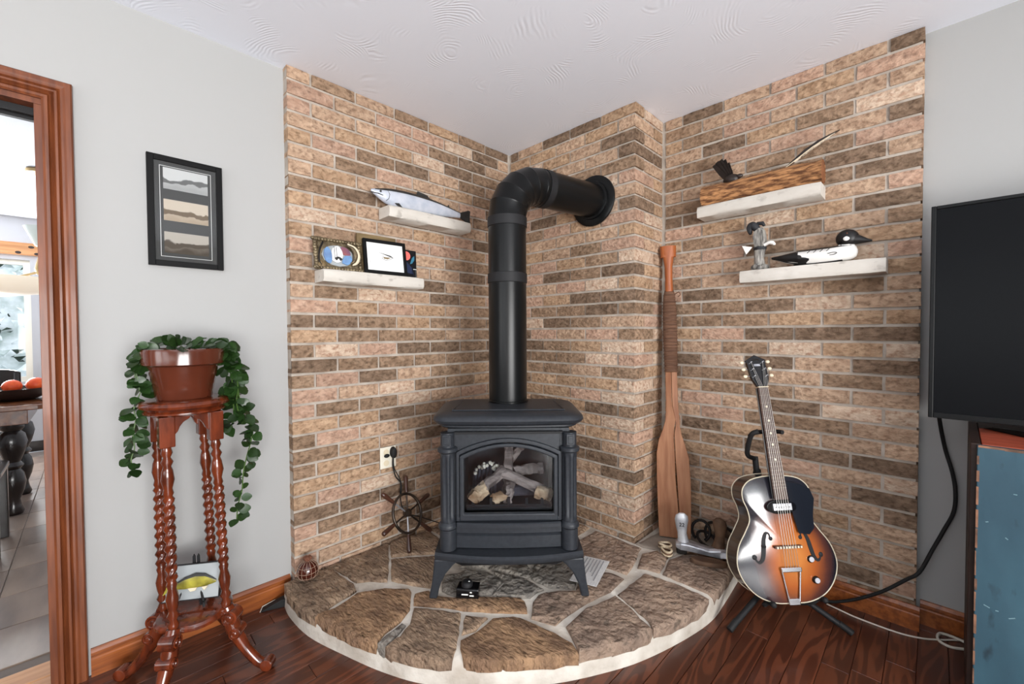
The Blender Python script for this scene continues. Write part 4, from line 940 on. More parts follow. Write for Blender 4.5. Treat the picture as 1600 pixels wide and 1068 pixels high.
# f-holes: thin dark ribbons lying on the arched top
TOPY = [(1.0, -.001), (.96, -.003), (.85, -.008), (.65, -.014), (.4, -.018), (.12, -.020), (0, -.020)]
def top_y(x, z):
    a = math.atan2(z - .22, x); best = 1
    for (x0, z0), (x1, z1) in zip(outl, outl[1:] + outl[:1]):
        a0, a1 = math.atan2(z0 - .22, x0), math.atan2(z1 - .22, x1)
        if abs(a0 - a1) < 1 and min(a0, a1) <= a <= max(a0, a1): best = (math.hypot(x0, z0 - .22) + math.hypot(x1, z1 - .22)) / 2
    r = math.hypot(x, z - .22) / best
    for (r1, y1), (r0, y0) in zip(TOPY, TOPY[1:]):
        if r0 <= r <= r1: return y0 + (y1 - y0) * (r - r0) / (r1 - r0)
    return -.001
for s in (-1, 1):
    c = curve_pts([(.064, 0, .252), (.066, 0, .268), (.078, 0, .270), (.090, 0, .244), (.096, 0, .210), (.104, 0, .176), (.118, 0, .160), (.130, 0, .168), (.131, 0, .180)], 6); n = len(c)
    top_, bot = [], []
    for k, p in enumerate(c):
        q = (c[min(k + 1, n - 1)] - c[max(k - 1, 0)]).normalized(); w = Vector((-q.z, 0, q.x)) * (.0022 + .0062 * sin(pi * k / (n - 1)) ** 2)
        row = []
        for e in (p - w, p + w): row.append((s * e.x, top_y(s * e.x, e.z), e.z))
        top_.append([(x, y - .0022, z) for x, y, z in row] + [(x, y + .002, z) for x, y, z in reversed(row)])
    m = MB().rings(top_)
    for ex, ez, er in ((.061, .250, .0085), (.135, .180, .0105)): m.ell((s * ex, top_y(s * ex, ez), ez), er, .0026, er, 14, 4)
    m.build('f_hole', 'black_matte', gtr, smooth=60)
# pickguard, pickup, bridge, tailpiece, knobs
MB().prism([(.030, .470), (.085, .462), (.126, .440), (.138, .40), (.122, .335), (.118, .285), (.095, .262), (.052, .268), (.042, .325), (.036, .38)], -.030, -.0265).build('pickguard', 'pickguard', gtr, bevel=.001)
pk = MB().slab([], 0, 0) if False else MB()
pk.prism([(-.052 + .104 * (k / 11) if False else (.055 * cos(2 * pi * k / 24) + (.018 if cos(2 * pi * k / 24) > 0 else -.018)) * .85, .372 + .027 * sin(2 * pi * k / 24)) for k in range(24)], -.030, -.018)
pick = pk.build('pickup_ring', 'black_gloss', gtr, bevel=.002)
MB().box(-.038, .040, -.0345, -.029, .358, .387).build('pickup_cover', 'chrome', pick, bevel=.002)
m = MB()
for k in range(6): m.lathe([(.002, 0), (.002, .001)], 8, M=Matrix.Translation((-.027 + .0108 * k, -.0345, .372)) @ Matrix.Rotation(pi / 2, 4, 'X'))
m.build('pole_screws', 'dark_iron', pick)
br = MB().box(-.056, .056, -.034, -.018, .213, .223).build('bridge', 'fretboard', gtr, bevel=.002)
m = MB()
for k in range(9): m.box(-.050 + .012 * k, -.044 + .012 * k, -.0365, -.033, .214, .222)
m.build('saddle', 'binding', br)
m = MB(); m.tube([(-.040, -.026, .128), (-.022, -.013, .012)], .0032, 8); m.tube([(.034, -.026, .128), (.020, -.013, .012)], .0032, 8); m.build('tailpiece', 'chrome', gtr, smooth=60)
MB().box(-.044, .038, -.033, -.024, .124, .142).build('tailpiece_bar', 'chrome', gtr, bevel=.003)
MB().box(-.024, .022, -.016, .004, -.004, .022).build('tailpiece_plate', 'chrome', gtr, bevel=.004)
for x, z in ((.088, .166), (.097, .087)):
    kb = MB().lathe([(.0145, 0), (.0150, .004), (.0135, .014), (.0105, .017)], 20, M=Matrix.Translation((x, -.008, z)) @ Matrix.Rotation(pi / 2, 4, 'X')).build('knob', 'black_gloss', gtr, smooth=40)
    MB().lathe([(.0105, .0171), (.0095, .019), (.001, .0195)], 16, M=Matrix.Translation((x, -.008, z)) @ Matrix.Rotation(pi / 2, 4, 'X')).build('knob_cap', 'knob_white', kb, smooth=40)
# neck, fretboard, headstock
MB().rings([[(w * cos(a), -.016 + (.022 * sin(a) if sin(a) > 0 else .004 * sin(a)), z) for a in [2 * pi * k / 12 for k in range(12)]] for z, w in ((.40, .026), (.55, .025), (.865, .0205))]).build('neck', 'guitar_side', gtr, smooth=40)
fb = MB().rings([[(-w, -.036, z), (w, -.036, z), (w, -.027, z), (-w, -.027, z)] for z, w in ((.402, .0285), (.868, .0215))]).build('fretboard', 'fretboard', gtr, bevel=.001)
zf = [.868 - (.868 - .238) * (1 - 2 ** (-k / 12)) for k in range(1, 20)]
for z in zf:
    w = .0215 + (.0285 - .0215) * (.868 - z) / .466
    if z > .405: MB().box(-w, w, -.0370, -.0358, z - .0006, z + .0006).build('fret', 'fret_metal', fb)
for k in (3, 5, 7, 9, 12):
    z = (zf[k - 1] + zf[k - 2]) / 2; MB().prism([(.005 * cos(2 * pi * j / 10), z + .005 * sin(2 * pi * j / 10)) for j in range(10)], -.0366, -.0355).build('inlay_dot', 'binding', fb)
MB().box(-.0222, .0222, -.040, -.027, .867, .871).build('nut', 'ivory', gtr, bevel=.0008)
HM = Matrix.Translation((0, -.028, .871)) @ Matrix.Rotation(radians(-11), 4, 'X')
hs = MB().prism([(-.0222, 0), (.0222, 0), (.036, .034), (.0385, .050), (.041, .112), (.0435, .122), (.0, .146), (-.0435, .122), (-.041, .112), (-.0385, .050), (-.036, .034)], -.006, .010, HM).build('headstock', 'black_gloss', gtr, bevel=.002)
MB().box(-.014, .014, -.0075, -.006, .092, .102, HM).build('name_plate', 'cast_silver', hs)
MB().prism([(-.016, .118), (.016, .118), (.013, .127), (-.013, .127)], -.0072, -.006, HM).build('crown_plate', 'dark_iron', hs)
for s in (-1, 1):
    for k in range(3):
        z = .050 + .032 * k
        pg = MB().lathe([(.003, 0), (.003, .008), (.0018, .009), (.0018, .014)], 8, M=HM @ Matrix.Translation((s * .026, -.006, z - .004)) @ Matrix.Rotation(pi / 2, 4, 'X')).build('tuning_post', 'chrome', hs, smooth=40)
        m = MB().tube([(s * .036, .004, z), (s * .050, .004, z)], .0022, 6, M=HM)
        m.build('tuner_shaft', 'chrome', hs)
        MB().ell((s * .058, .004, z), .0095, .0055, .0075, 12, 8, HM).build('tuner_button', 'ivory', hs, smooth=60)
for k in range(6):
    u = (k - 2.5) / 2.5; side = -1 if k < 3 else 1; idx = k if k < 3 else 5 - k
    a = Vector((u * .027, -.031, .133)); b = Vector((u * .0255, -.0375, .218)); c = Vector((u * .0165, -.0405, .870)); e = HM @ Vector((side * .026, -.0125, .046 + .032 * idx))
    MB().tube([a, b, c, e], .00085, 5).build('string', 'string', gtr)
# ------------------------------------------------------------------ guitar stand
gs = thing('guitar_stand', 'black tubular tripod stand cradling the sunburst guitar', 'guitar stand', (1.60, .02, 0))
def gw(x, y, z): return GM @ Vector((x, y, z)) - Vector((1.60, .02, 0))
hub = gw(0, .13, .02); hub.z = .17
MB().tube([hub, gw(0, .13, .40), gw(0, .115, .565)], .0125, 10).build('post', 'black_matte', gs, smooth=50)
MB().lathe([(.020, -.03), (.022, -.025), (.022, .03), (.016, .035)], 14, tuple(hub)).build('hub', 'black_matte', gs, smooth=40)
MB().lathe([(.017, -.03), (.019, 0), (.015, .03)], 12, tuple(gw(0, .122, .48))).build('collar', 'black_matte', gs, smooth=40)
yk = curve_pts([gw(-.002, .115, .555), gw(-.045, .09, .575), gw(-.058, .05, .62), gw(-.056, .01, .668), gw(-.035, -.008, .680)], 6)
MB().tube(yk, .0105, 10).build('neck_yoke', 'rubber', gs, smooth=50)
yk = curve_pts([gw(-.06, .022, .660), gw(-.035, .032, .672), gw(.0, .034, .676), (gw(.035, .03, .676)), gw(.055, .005, .675), gw(.062, -.018, .672)], 6)
MB().tube(yk, .0095, 10).build('neck_rest', 'rubber', gs, smooth=50)
for s, end in ((-1, gw(-.090, -.018, .004)), (1, gw(.118, -.018, .012))):
    q = curve_pts([hub + Vector((0, 0, -.02)), gw(s * .06, .09, -.026), gw(s * .098, .04, -.016), end + gy * .035 - gz * .004, end], 5)
    MB().tube(q, .009, 8).build('cradle_arm', 'rubber', gs, smooth=50); MB().ell(tuple(end), .012, .012, .012, 10, 8).build('cradle_tip', 'rubber', gs, smooth=50)
for fx, fy in ((1.498, -.237), (1.853, .09), (1.545, .27)):
    e = Vector((fx - 1.60, fy - .02, .013)); lg = MB().tube([hub + Vector((0, 0, -.015)), e], .0115, 10).build('leg', 'black_matte', gs, smooth=50)
    dd = (e - hub).normalized(); MB().tube([e - dd * .05, e], [.0125, .0130], 10).build('foot_cap', 'rubber', lg, smooth=50)
# ------------------------------------------------------------------ split paddle leaning in the corner (local: x across, -y front, z along)
pz0 = Vector((1.085, .185, HZ + .004)); ptop = Vector((1.000, .272, 1.650)); az = (ptop - pz0).normalized()
ay = Vector((-.45, .89, 0)); ay = (ay - az * ay.dot(az)).normalized(); ax_ = ay.cross(az)
paddle = thing('canoe_paddle', 'old cracked wooden paddle with cord wrapped shaft leaning in the brick corner', 'paddle', matrix=frame(pz0, ax_, ay, az))
PL = (ptop - pz0).length
def crack_x(z): return .016 + .010 * sin(z * 9 + .6) + .004 * sin(z * 31) - .012 * max(0, (z - .55))
lw = [(.0, -.082), (.15, -.086), (.32, -.088), (.45, -.086), (.52, -.074), (.58, -.052), (.64, -.034), (.72, -.031), (.90, -.030)]
rw = [(.0, .078), (.15, .084), (.30, .086), (.43, .080), (.50, .062), (.56, .044), (.62, .036), (.72, .032), (.90, .030)]
def board(nm, edge, s):
    m = MB(); R = []
    for z, x in edge:
        c = crack_x(z) + s * .0022 if z < .66 else (s * .0012); w = .013 if z < .55 else .013 + (z - .55) * .02
        t = .006 if z < .5 else .010
        R.append([(x, -t, z), (c, -w, z), (c, w, z), (x, t, z)] if s < 0 else [(c, -w, z), (x, -t, z), (x, t, z), (c, w, z)])
    return m.rings(R).build(nm, 'paddle_wood', paddle, bevel=.002, seg=1)
board('blade_half', lw, -1); board('blade_half', rw, 1)
MB().rings([[(.033 * cos(a) * s, .020 * sin(a) * s, z) for a in [2 * pi * k / 14 for k in range(14)]] for z, s in ((.90, .95), (.93, 1.02), (1.1, 1.12), (1.25, 1.08), (1.33, .92), (1.36, .70))]).build('wrapped_shaft', 'cord_wrap', paddle, smooth=40)
for k in range(24):
    z = .905 + k * .0185; q = 1.04 + .10 * sin(pi * (z - .9) / .46); q *= 1 if z < 1.31 else .86
    MB().tube([(.0335 * q * cos(a), .0205 * q * sin(a), z + .002 * sin(a)) for a in [2 * pi * j / 14 for j in range(15)]], .0026, 5).build('cord_turn', 'cord_wrap', paddle)
MB().rings([[(w * cos(a), d_ * sin(a), z) for a in [2 * pi * k / 14 for k in range(14)]] for z, w, d_ in ((1.35, .022, .018), (1.42, .020, .017), (1.49, .021, .017), (1.54, .028, .018), (1.575, .040, .019), (1.61, .043, .019), (PL - .004, .041, .017), (PL, .036, .012))]).build('grip', 'paddle_grip', paddle, smooth=50)
MB().tube([(.03, -.01, 1.335), (.05, -.014, 1.345), (.058, -.012, 1.33), (.046, -.012, 1.318)], .003, 6).build('cord_end', 'cord_wrap', paddle)

# ------------------------------------------------------------------ cobbler's iron last
last = thing('shoe_last', 'silver cast iron cobbler shoe last with upright foot forms beside the paddle', 'shoe last', (1.262, .095, HZ + .004), radians(27))
def foot(nm, mat, base, top, w0, lean_):
    b, t_ = Vector(base), Vector(top); R = []
    for q, w, d_ in ((0, .030, .026), (.15, .024, .020), (.35, .021, .018), (.55, .026, .019), (.78, .031, .018), (.92, .027, .015), (1.0, .012, .008)):
        c = b.lerp(t_, q) + Vector((lean_ * sin(pi * q), 0, 0)); R.append([(c.x + w * w0 * cos(2 * pi * k / 14), c.y + d_ * sin(2 * pi * k / 14), c.z) for k in range(14)])
    return MB().rings(R).build(nm, mat, last, smooth=50)
ft = foot('foot_form', 'cast_silver_pale', (-.085, 0, .05), (-.095, -.006, .205), 1.05, -.006)
text_mesh('number', '22', .026, 'dark_iron', ft, Matrix.Translation((-.096, -.0255, .152)) @ Matrix.Rotation(radians(90), 4, 'X'))
foot('foot_form', 'cast_rust', (.075, .01, .05), (.078, .02, .19), 1.05, .008)
R = []
for x, w, z0, z1 in ((-.125, .024, .030, .058), (-.10, .032, .022, .066), (-.06, .030, .020, .064), (-.02, .026, .014, .055), (.03, .026, .008, .046), (.08, .028, .004, .052), (.115, .022, .006, .048)):
    R.append([(x, -w, z0 + .004), (x, w, z0), (x, w, z1 - .004), (x, w * .5, z1), (x, -w * .5, z1), (x, -w, z1 - .008)])
MB().rings(R).build('arm', 'cast_silver', last, bevel=.004)
MB().box(-.12, -.07, -.02, .02, 0, .03).build('heel_form', 'dark_iron', last, bevel=.006)
MB().rings([[(.02 + rx * cos(2 * pi * k / 20), -.075 + ry * sin(2 * pi * k / 20), z) for k in range(20)] for z, rx, ry in ((0, .082, .030), (.012, .084, .032), (.020, .078, .027))]).build('last_shadow', 'cast_rust', last, smooth=50)  # brown oval slab standing in for the last's shadow on the stone
shoes = thing('horseshoe_pile', 'dark rusty horseshoes heaped behind the silver shoe last', 'horseshoes', (1.255, .225, HZ))
for k, (dx, dy, dz, rx, rz) in enumerate(((-.06, .03, .055, 75, 10), (.0, .035, .06, 80, -15), (.06, .03, .055, 72, 25), (-.02, .005, .03, 25, 60))):
    M = Matrix.Translation((dx, dy, dz)) @ Matrix.Rotation(radians(rz), 4, 'Z') @ Matrix.Rotation(radians(rx), 4, 'X')
    MB().tube([(.045 * cos(a), .052 * sin(a), 0) for a in [radians(-60 + 300 * j / 16) for j in range(17)]], .0075, 6, M=M).build('horseshoe', 'dark_iron', shoes, smooth=40)
for k, (x, y, rz, lb) in enumerate(((1.098, .035, 20, 'pale twine loop lying against the paddle blade'), (1.128, -.012, -25, 'pale twine loop tucked under the shoe last'))):
    tw = thing('twine_loop', lb, 'twine', (x, y, HZ), radians(rz), 'twine loops')
    for j in range(3):
        MB().tube([(.030 * cos(a), .020 * sin(a), .008 + j * .009 + .003 * sin(2 * a)) for a in [2 * pi * q / 18 for q in range(19)]], .0055, 6).build('strand', 'rope' if j != 1 else 'cast_rust', tw, smooth=60)

# ------------------------------------------------------------------ ship's wheel leaning on the left wall
wz = Vector((-.150, 0.03, .330)).normalized(); wyv = Vector((-1, -.22, 0)); wyv = (wyv - wz * wyv.dot(wz)).normalized(); wxv = wyv.cross(wz)
wheel = thing('ship_wheel', 'small ship wheel with dark wooden handles leaning against the brick wall', 'ship wheel', matrix=frame((.200, -.905, HZ), wxv, wyv, wz))
WC = .195; ro = .098
MB().tube([(ro * cos(a), 0, WC + ro * sin(a)) for a in [2 * pi * k / 36 for k in range(37)]], .0085, 8, squash=.8).build('rim', 'wheel_metal', wheel, smooth=60)
MB().lathe([(.012, -.016), (.020, -.012), (.020, .012), (.012, .016)], 16, M=Matrix.Translation((0, 0, WC)) @ Matrix.Rotation(pi / 2, 4, 'X')).build('hub', 'wheel_metal', wheel, smooth=40)
for k in range(6):
    a = radians(-98 + 60 * k); u = Vector((cos(a), 0, sin(a))); c = Vector((0, 0, WC))
    MB().tube([c + u * .015, c + u * .11], .0048, 8).build('spoke', 'cast_silver' if k in (0, 4) else 'wheel_metal', wheel, smooth=60)
    MB().tube([c + u * q for q in (.105, .112, .125, .15, .175, .189, .193)], [.007, .0095, .010, .0115, .0125, .011, .005], 10).build('handle', 'wheel_wood', wheel, smooth=60)

# ------------------------------------------------------------------ glass float, outlet with plug, gadget, leaflet, door wedge
fl_ = thing('glass_float', 'dark amber glass fishing float in netting at the end of the hearth', 'glass float', (.062, -1.372, HZ))
ball = MB().ell((0, 0, .046), .0455, .0455, .0455, 28, 16).build('ball', 'float_glass', fl_, smooth=60)
for k in range(7):
    a = pi * k / 7; MB().tube([(.0462 * cos(b_) * cos(a), .0462 * cos(b_) * sin(a), .046 + .0462 * sin(b_)) for b_ in [2 * pi * q / 28 for q in range(29)]], .0007, 4).build('net_cord', 'netting', ball)
for z in (-.024, 0, .022): r_ = sqrt(.0462 ** 2 - z * z); MB().tube([(r_ * cos(q), r_ * sin(q), .046 + z) for q in [2 * pi * k / 28 for k in range(29)]], .0007, 4).build('net_cord', 'netting', ball)
MB().lathe([(.010, .088), (.014, .094), (.013, .104), (.008, .108)], 12).build('neck_knot', 'cork', fl_, smooth=50)
m = MB()
for k in range(6): a = 2 * pi * k / 6; m.ell((.014 * cos(a), .014 * sin(a), .101), .008, .006, .008, 8, 6)
m.build('knot_frill', 'cork', fl_, smooth=50)
outlet = thing('wall_outlet', 'cream electrical outlet plate on the brick wall with a black plug', 'outlet', matrix=LM(-.935, .502, .0015))
MB().box(-.046, .046, -.007, 0, 0, .114).build('plate', 'plate_white', outlet, bevel=.003)
for z in (.028, .086): MB().lathe([(.016, 0), (.016, .0015)], 16, M=Matrix.Translation((-.012, -.0068, z)) @ Matrix.Rotation(pi / 2, 4, 'X')).build('socket', 'ivory', outlet)
plug = thing('power_plug', 'black power plug and cord hanging from the cream outlet plate', 'plug', matrix=LM(-.935, .502, .0015))
MB().rings([[(.022 + w * cos(2 * pi * k / 14), -.0085 - d_, .082 + h * sin(2 * pi * k / 14)) for k in range(14)] for d_, w, h in ((0, .015, .028), (.012, .017, .032), (.028, .014, .028), (.032, .006, .014))]).build('plug_body', 'rubber', plug, smooth=50)
MB().ell((-.014, -.018, .07), .016, .009, .010, 12, 8).build('plug_tab', 'rubber', plug, smooth=50)
pts = [(.020, -.022, .060), (.016, -.026, .010), (.030, -.030, -.05), (.058, -.030, -.09), (.056, -.030, -.15), (.060, -.040, -.22), (.10, -.045, -.27), (.17, -.03, -.31), (.30, -.04, -.385)]
MB().tube(curve_pts(pts, 6), .0032, 6).build('cord', 'rubber', plug, smooth=60)
MB().tube(curve_pts([(.022, -.022, .060), (.022, -.028, .0), (.050, -.032, -.06), (.062, -.032, -.10), (.060, -.032, -.15)], 6), .0026, 6).build('cord', 'rubber', plug, smooth=60)
gad = thing('control_box', 'small black control box with a round knob under the stove', 'control box', (.672, -.925, HZ + .002), radians(40))
gb = MB().rings([[(-.048, y0, z), (.048, y0, z), (.046, .030, z), (-.046, .030, z)] for z, y0 in ((0, -.030), (.006, -.032), (.036, -.028), (.040, -.022))]).build('body', 'black_gloss', gad, bevel=.003)
MB().lathe([(.024, .040), (.025, .050), (.020, .058), (.014, .060)], 20, (-.006, .0, 0)).build('knob', 'black_matte', gad, smooth=40)
MB().ell((.004, -.006, .061), .004, .003, .0015, 8, 4).build('indicator', 'white_print', gb)
for x0, x1, z0 in ((-.024, .004, .016), (.010, .028, .012), (.012, .020, .026)): MB().box(x0, x1, -.0322, -.0312, z0, z0 + .005).build('label_mark', 'white_print', gb)
leaf_ = thing('leaflet', 'printed white leaflet lying on the hearth behind the stove leg', 'leaflet', (.945, -.415, HZ + .006), radians(-72))
sh = MB().add([(-.115, -.062, .0), (.115, -.062, .0), (.115, .062, .004), (-.115, .062, .002), (-.115, -.062, .002), (.115, -.062, .002), (.115, .062, .006), (-.115, .062, .004)], [(0, 1, 2, 3), (4, 5, 6, 7), (0, 1, 5, 4), (1, 2, 6, 5), (2, 3, 7, 6), (3, 0, 4, 7)]).build('sheet', 'paper', leaf_)
for k in range(6):
    y = -.045 + .016 * k; MB().box(-.10, .02 + .06 * ((k * 7) % 3) / 2, y, y + .005, .0035 + (y + .062) * .016 + .0005, .0045 + (y + .062) * .016 + .0006).build('text_line', 'print_ink', sh)
wd = thing('door_wedge', 'dark wedge on the floor where the baseboard meets the brick', 'door wedge', (-.002, -1.492, 0), radians(70))
MB().prism([(-.055, .0), (.05, .0), (.05, .034), (.03, .036), (-.05, .006)], -.018, .018).build('wedge', 'rubber', wd, bevel=.003)
MB().tube([(-.056, -.016, .003), (-.05, .016, .007), (.0, .019, .022)], .0022, 6).build('white_edge', 'cable_white', wd)
# ------------------------------------------------------------------ plant stand with barley-twist columns
LEAN = Matrix.Rotation(radians(1.2), 4, Vector((.71, -.70, 0)))
PS = Matrix.Translation((.203, -1.806, 0)) @ Matrix.Rotation(radians(5), 4, 'Z')
pst = thing('plant_stand', 'tall cherry plant stand with barley twist columns and scrolled feet', 'plant stand', matrix=PS)
ST = 1.000
tp = [(.085, ST - .052), (.108, ST - .049), (.118, ST - .043), (.118, ST - .038), (.112, ST - .033), (.118, ST - .029), (.130, ST - .022), (.133, ST - .014), (.128, ST - .006), (.120, ST - .001), (.112, ST)]
MB().lathe(tp, 40, (-.008, -.012, 0)).build('top_plate', 'cherry', pst, smooth=35)
CO = .069; CB = .076
for k in range(4):
    sx, sy = ((-1, -1), (1, -1), (1, 1), (-1, 1))[k]
    x0, y0, x1, y1 = sx * CO - .008, sy * CO - .012, sx * CB, sy * CB
    MB().box(x0 - .021, x0 + .021, y0 - .021, y0 + .021, ST - .150, ST - .048).build('corner_block', 'cherry', pst, bevel=.003)
    # scalloped brackets along both sides from the block
    for dx, dy in ((-sx, 0), (0, -sy)):
        P = [(.018, 0), (.068, 0), (.062, -.012), (.046, -.022), (.036, -.036), (.030, -.052), (.018, -.066)]
        m = MB(); e = Vector((dx, dy, 0)); f = Vector((-dy, dx, 0))
        R = [[Vector((x0, y0, ST - .050)) + e * a + Vector((0, 0, z)) + f * w for a, z in P] for w in (-.009, .009)]
        m.rings(R).build('bracket', 'cherry', pst, bevel=.002)
    zt, zb_ = ST - .150, .235
    m = MB(); prof = [(0, .012), (.02, .0165), (.035, .010), (.05, .0175), (.065, .011), (.08, .0155), (.11, .019), (.14, .012), (.155, .0155), (.165, .0115)]
    R = []; H = zt - zb_
    seq = [(zt - d, r, 0) for d, r in prof]
    z = zt - .175
    while z > zb_ + .175: seq.append((z, .0140, 1)); z -= .0042
    seq += [(zb_ + d, r, 0) for d, r in reversed(prof)]
    for z, r, tw in seq:
        q = (zt - z) / H; cx, cy = x0 + (x1 - x0) * q, y0 + (y1 - y0) * q; ph = z * 190 if tw else 0
        R.append([(cx + r * (1 + (.27 * cos(2 * a - ph) if tw else 0)) * cos(a), cy + r * (1 + (.27 * cos(2 * a - ph) if tw else 0)) * sin(a), z) for a in [2 * pi * j / 14 for j in range(14)]])
    MB().rings(R).build('twist_column', 'cherry', pst, smooth=60)
    # scrolled cabriole foot
    u = Vector((sx, sy, 0)).normalized(); w = Vector((-u.y, u.x, 0)); b0 = Vector((x1, y1, 0))
    path = curve_pts([b0 + Vector((0, 0, .240)), b0 + u * .012 + Vector((0, 0, .205)), b0 + u * .022 + Vector((0, 0, .165)), b0 + u * .040 + Vector((0, 0, .125)), b0 + u * .070 + Vector((0, 0, .075)), b0 + u * .105 + Vector((0, 0, .034)), b0 + u * .135 + Vector((0, 0, .014))], 5)
    n = len(path); lg = MB().tube(path, [.021 - .004 * (k2 / (n - 1)) + .006 * sin(pi * min(1, k2 / (n - 1) * 1.6)) for k2 in range(n)], 10).build('leg', 'cherry', pst, smooth=60)
    m = MB()
    for c, r in ((b0 + u * .020 + Vector((0, 0, .207)), .026), (b0 + u * .038 + Vector((0, 0, .150)), .020)):
        m.tube([c + w * q for q in (-.024, -.022, .022, .024)], [r * .8, r, r, r * .8], 16)
    m.build('scroll', 'cherry', lg, smooth=40)
    for c, r in ((b0 + u * .020 + Vector((0, 0, .207)), .026), (b0 + u * .038 + Vector((0, 0, .150)), .020)):
        for s in (-1, 1):
            sp = [c + w * (s * .0245) + (u * cos(t) + Vector((0, 0, sin(t)))) * r * (.25 + .65 * t / (3.4 * pi)) for t in [3.4 * pi * j / 26 for j in range(27)]]
            MB().tube(sp, .0028, 5).build('volute', 'cherry', lg, smooth=60)
    c = b0 + u * .140 + Vector((0, 0, .022)); MB().tube([c - w * .020, c - w * .017, c + w * .017, c + w * .020], [.015, .021, .021, .015], 14).build('toe', 'cherry', lg, smooth=40)
sh_ = [(.112 * cos(2 * pi * k / 36) * (1 + .03 * cos(8 * pi * k / 36)), .112 * sin(2 * pi * k / 36) * (1 + .03 * cos(8 * pi * k / 36))) for k in range(36)]
MB().rings([[(x * s, y * s, z) for x, y in sh_] for z, s in ((.218, .94), (.222, 1.0), (.232, 1.0), (.240, .95), (.242, .90))]).build('lower_shelf', 'cherry', pst, smooth=35)

# ------------------------------------------------------------------ potted trailing plant
PT = Vector((.193, -1.820, ST))
plant = thing('potted_plant', 'trailing green plant in a glazed brown pot on the cherry stand', 'potted plant', tuple(PT))
pot = MB().lathe([(.078, 0), (.081, .004), (.100, .110), (.102, .116), (.110, .118), (.117, .122), (.119, .166), (.117, .174), (.110, .176), (.106, .170), (.104, .150)], 44).build('pot', 'terracotta', plant, smooth=35)
MB().lathe([(.104, .148), (.09, .153), (.03, .158), (.001, .158)], 30).build('soil', 'soil', plant, smooth=60)
def leaf_mesh(seed):
    rg = random.Random(seed); m = MB(); R = []; n = 5; vs = []; fs = []
    for k in range(n + 1):
        t = k / n; w = .5 * sin(pi * (t * .88 + .07)) ** .8 * (1 - .15 * t); bend = -.16 * t * t + .05 * t
        vs += [(-w, t, bend + .10 * w + rg.uniform(-.02, .02)), (0, t, bend - .03), (w, t, bend + .10 * w + rg.uniform(-.02, .02))]
    for k in range(n): a = 3 * k; fs += [(a, a + 1, a + 4, a + 3), (a + 1, a + 2, a + 5, a + 4)]
    top = len(vs); vs2 = [(x, y, z - .015) for x, y, z in vs]
    m.add(vs + vs2, fs + [tuple(i + top for i in reversed(f)) for f in fs]); return m.mesh('leaf', 'leaf', smooth=60)
LV = [leaf_mesh(k) for k in range(6)]
LR = random.Random(17); NLEAF = [0]
def leaf_at(p, out, size, droop=.5):
    o = link('leaf', LR.choice(LV), plant); NLEAF[0] += 1
    y = (out + Vector((0, 0, -droop)) + Vector((LR.uniform(-.5, .5), LR.uniform(-.5, .5), LR.uniform(-.4, .4)))).normalized()
    zz = (Vector((.75, -.25, .6)) + Vector((LR.uniform(-.6, .6), LR.uniform(-.6, .6), LR.uniform(-.5, .5)))); zz = (zz - y * zz.dot(y)).normalized(); xx = y.cross(zz)
    s = size * LR.uniform(.75, 1.2); M = frame(p, xx * s, y * s, zz * s); o.matrix_local = M
VINES = dict(
 left=([(0.181,-1.931,1.150),(0.178,-1.951,1.134),(0.178,-1.949,1.08),(0.18,-1.933,1.046),(0.178,-1.954,0.983),(0.178,-1.951,0.94),(0.177,-1.959,0.887),(0.177,-1.956,0.843),(0.176,-1.965,0.802),(0.178,-1.955,0.752)], 64, .020),
 leftB=([(0.182,-1.918,1.150),(0.179,-1.945,1.112),(0.182,-1.943,1.067),(0.181,-1.939,1.035)], 22, .022),
 rightA=([(0.208,-1.713,1.155),(0.211,-1.684,1.143),(0.214,-1.665,1.084),(0.214,-1.662,1.011),(0.215,-1.651,0.949),(0.217,-1.638,0.899),(0.22,-1.618,0.859),(0.219,-1.625,0.81),(0.217,-1.64,0.751),(0.215,-1.651,0.692),(0.215,-1.656,0.631),(0.213,-1.67,0.573),(0.212,-1.675,0.513)], 78, .022),
 rightB=([(0.209,-1.70,1.140),(0.211,-1.682,1.062),(0.211,-1.678,0.989),(0.211,-1.678,0.917),(0.209,-1.689,0.866)], 42, .028),
 rightC=([(0.208,-1.707,1.150),(0.213,-1.673,1.109),(0.225,-1.665,1.036),(0.228,-1.67,0.964),(0.230,-1.655,0.889)], 44, .028))
for nm, (pts, cnt, spread) in VINES.items():
    c = [p - PT for p in curve_pts([(PT.x + (pts[0][0] - PT.x) * .7, PT.y + (pts[0][1] - PT.y) * .7, ST + .155), (PT.x + (pts[0][0] - PT.x) * 1.0, PT.y + (pts[0][1] - PT.y) * 1.02, ST + .190)] + pts, 8)]
    MB().tube(c, .0022, 5).build('vine', 'vine', plant, smooth=60)
    for k in range(cnt):
        t = k / cnt; p = c[8 + int(t * (len(c) - 9))]; a = LR.uniform(0, 2 * pi); o = Vector((cos(a), sin(a), 0))
        leaf_at(p + o * LR.uniform(0, spread * .5), o * .9, .039 if t < .75 else .034, LR.uniform(0, .9))
for k in range(48):
    a = LR.uniform(0, 2 * pi); r = .11 * sqrt(LR.random()); o = Vector((cos(a), sin(a), 0))
    leaf_at(o * r + Vector((0, 0, .172 + LR.uniform(0, .028))), o, .036, -.25 if k % 3 else -.8)
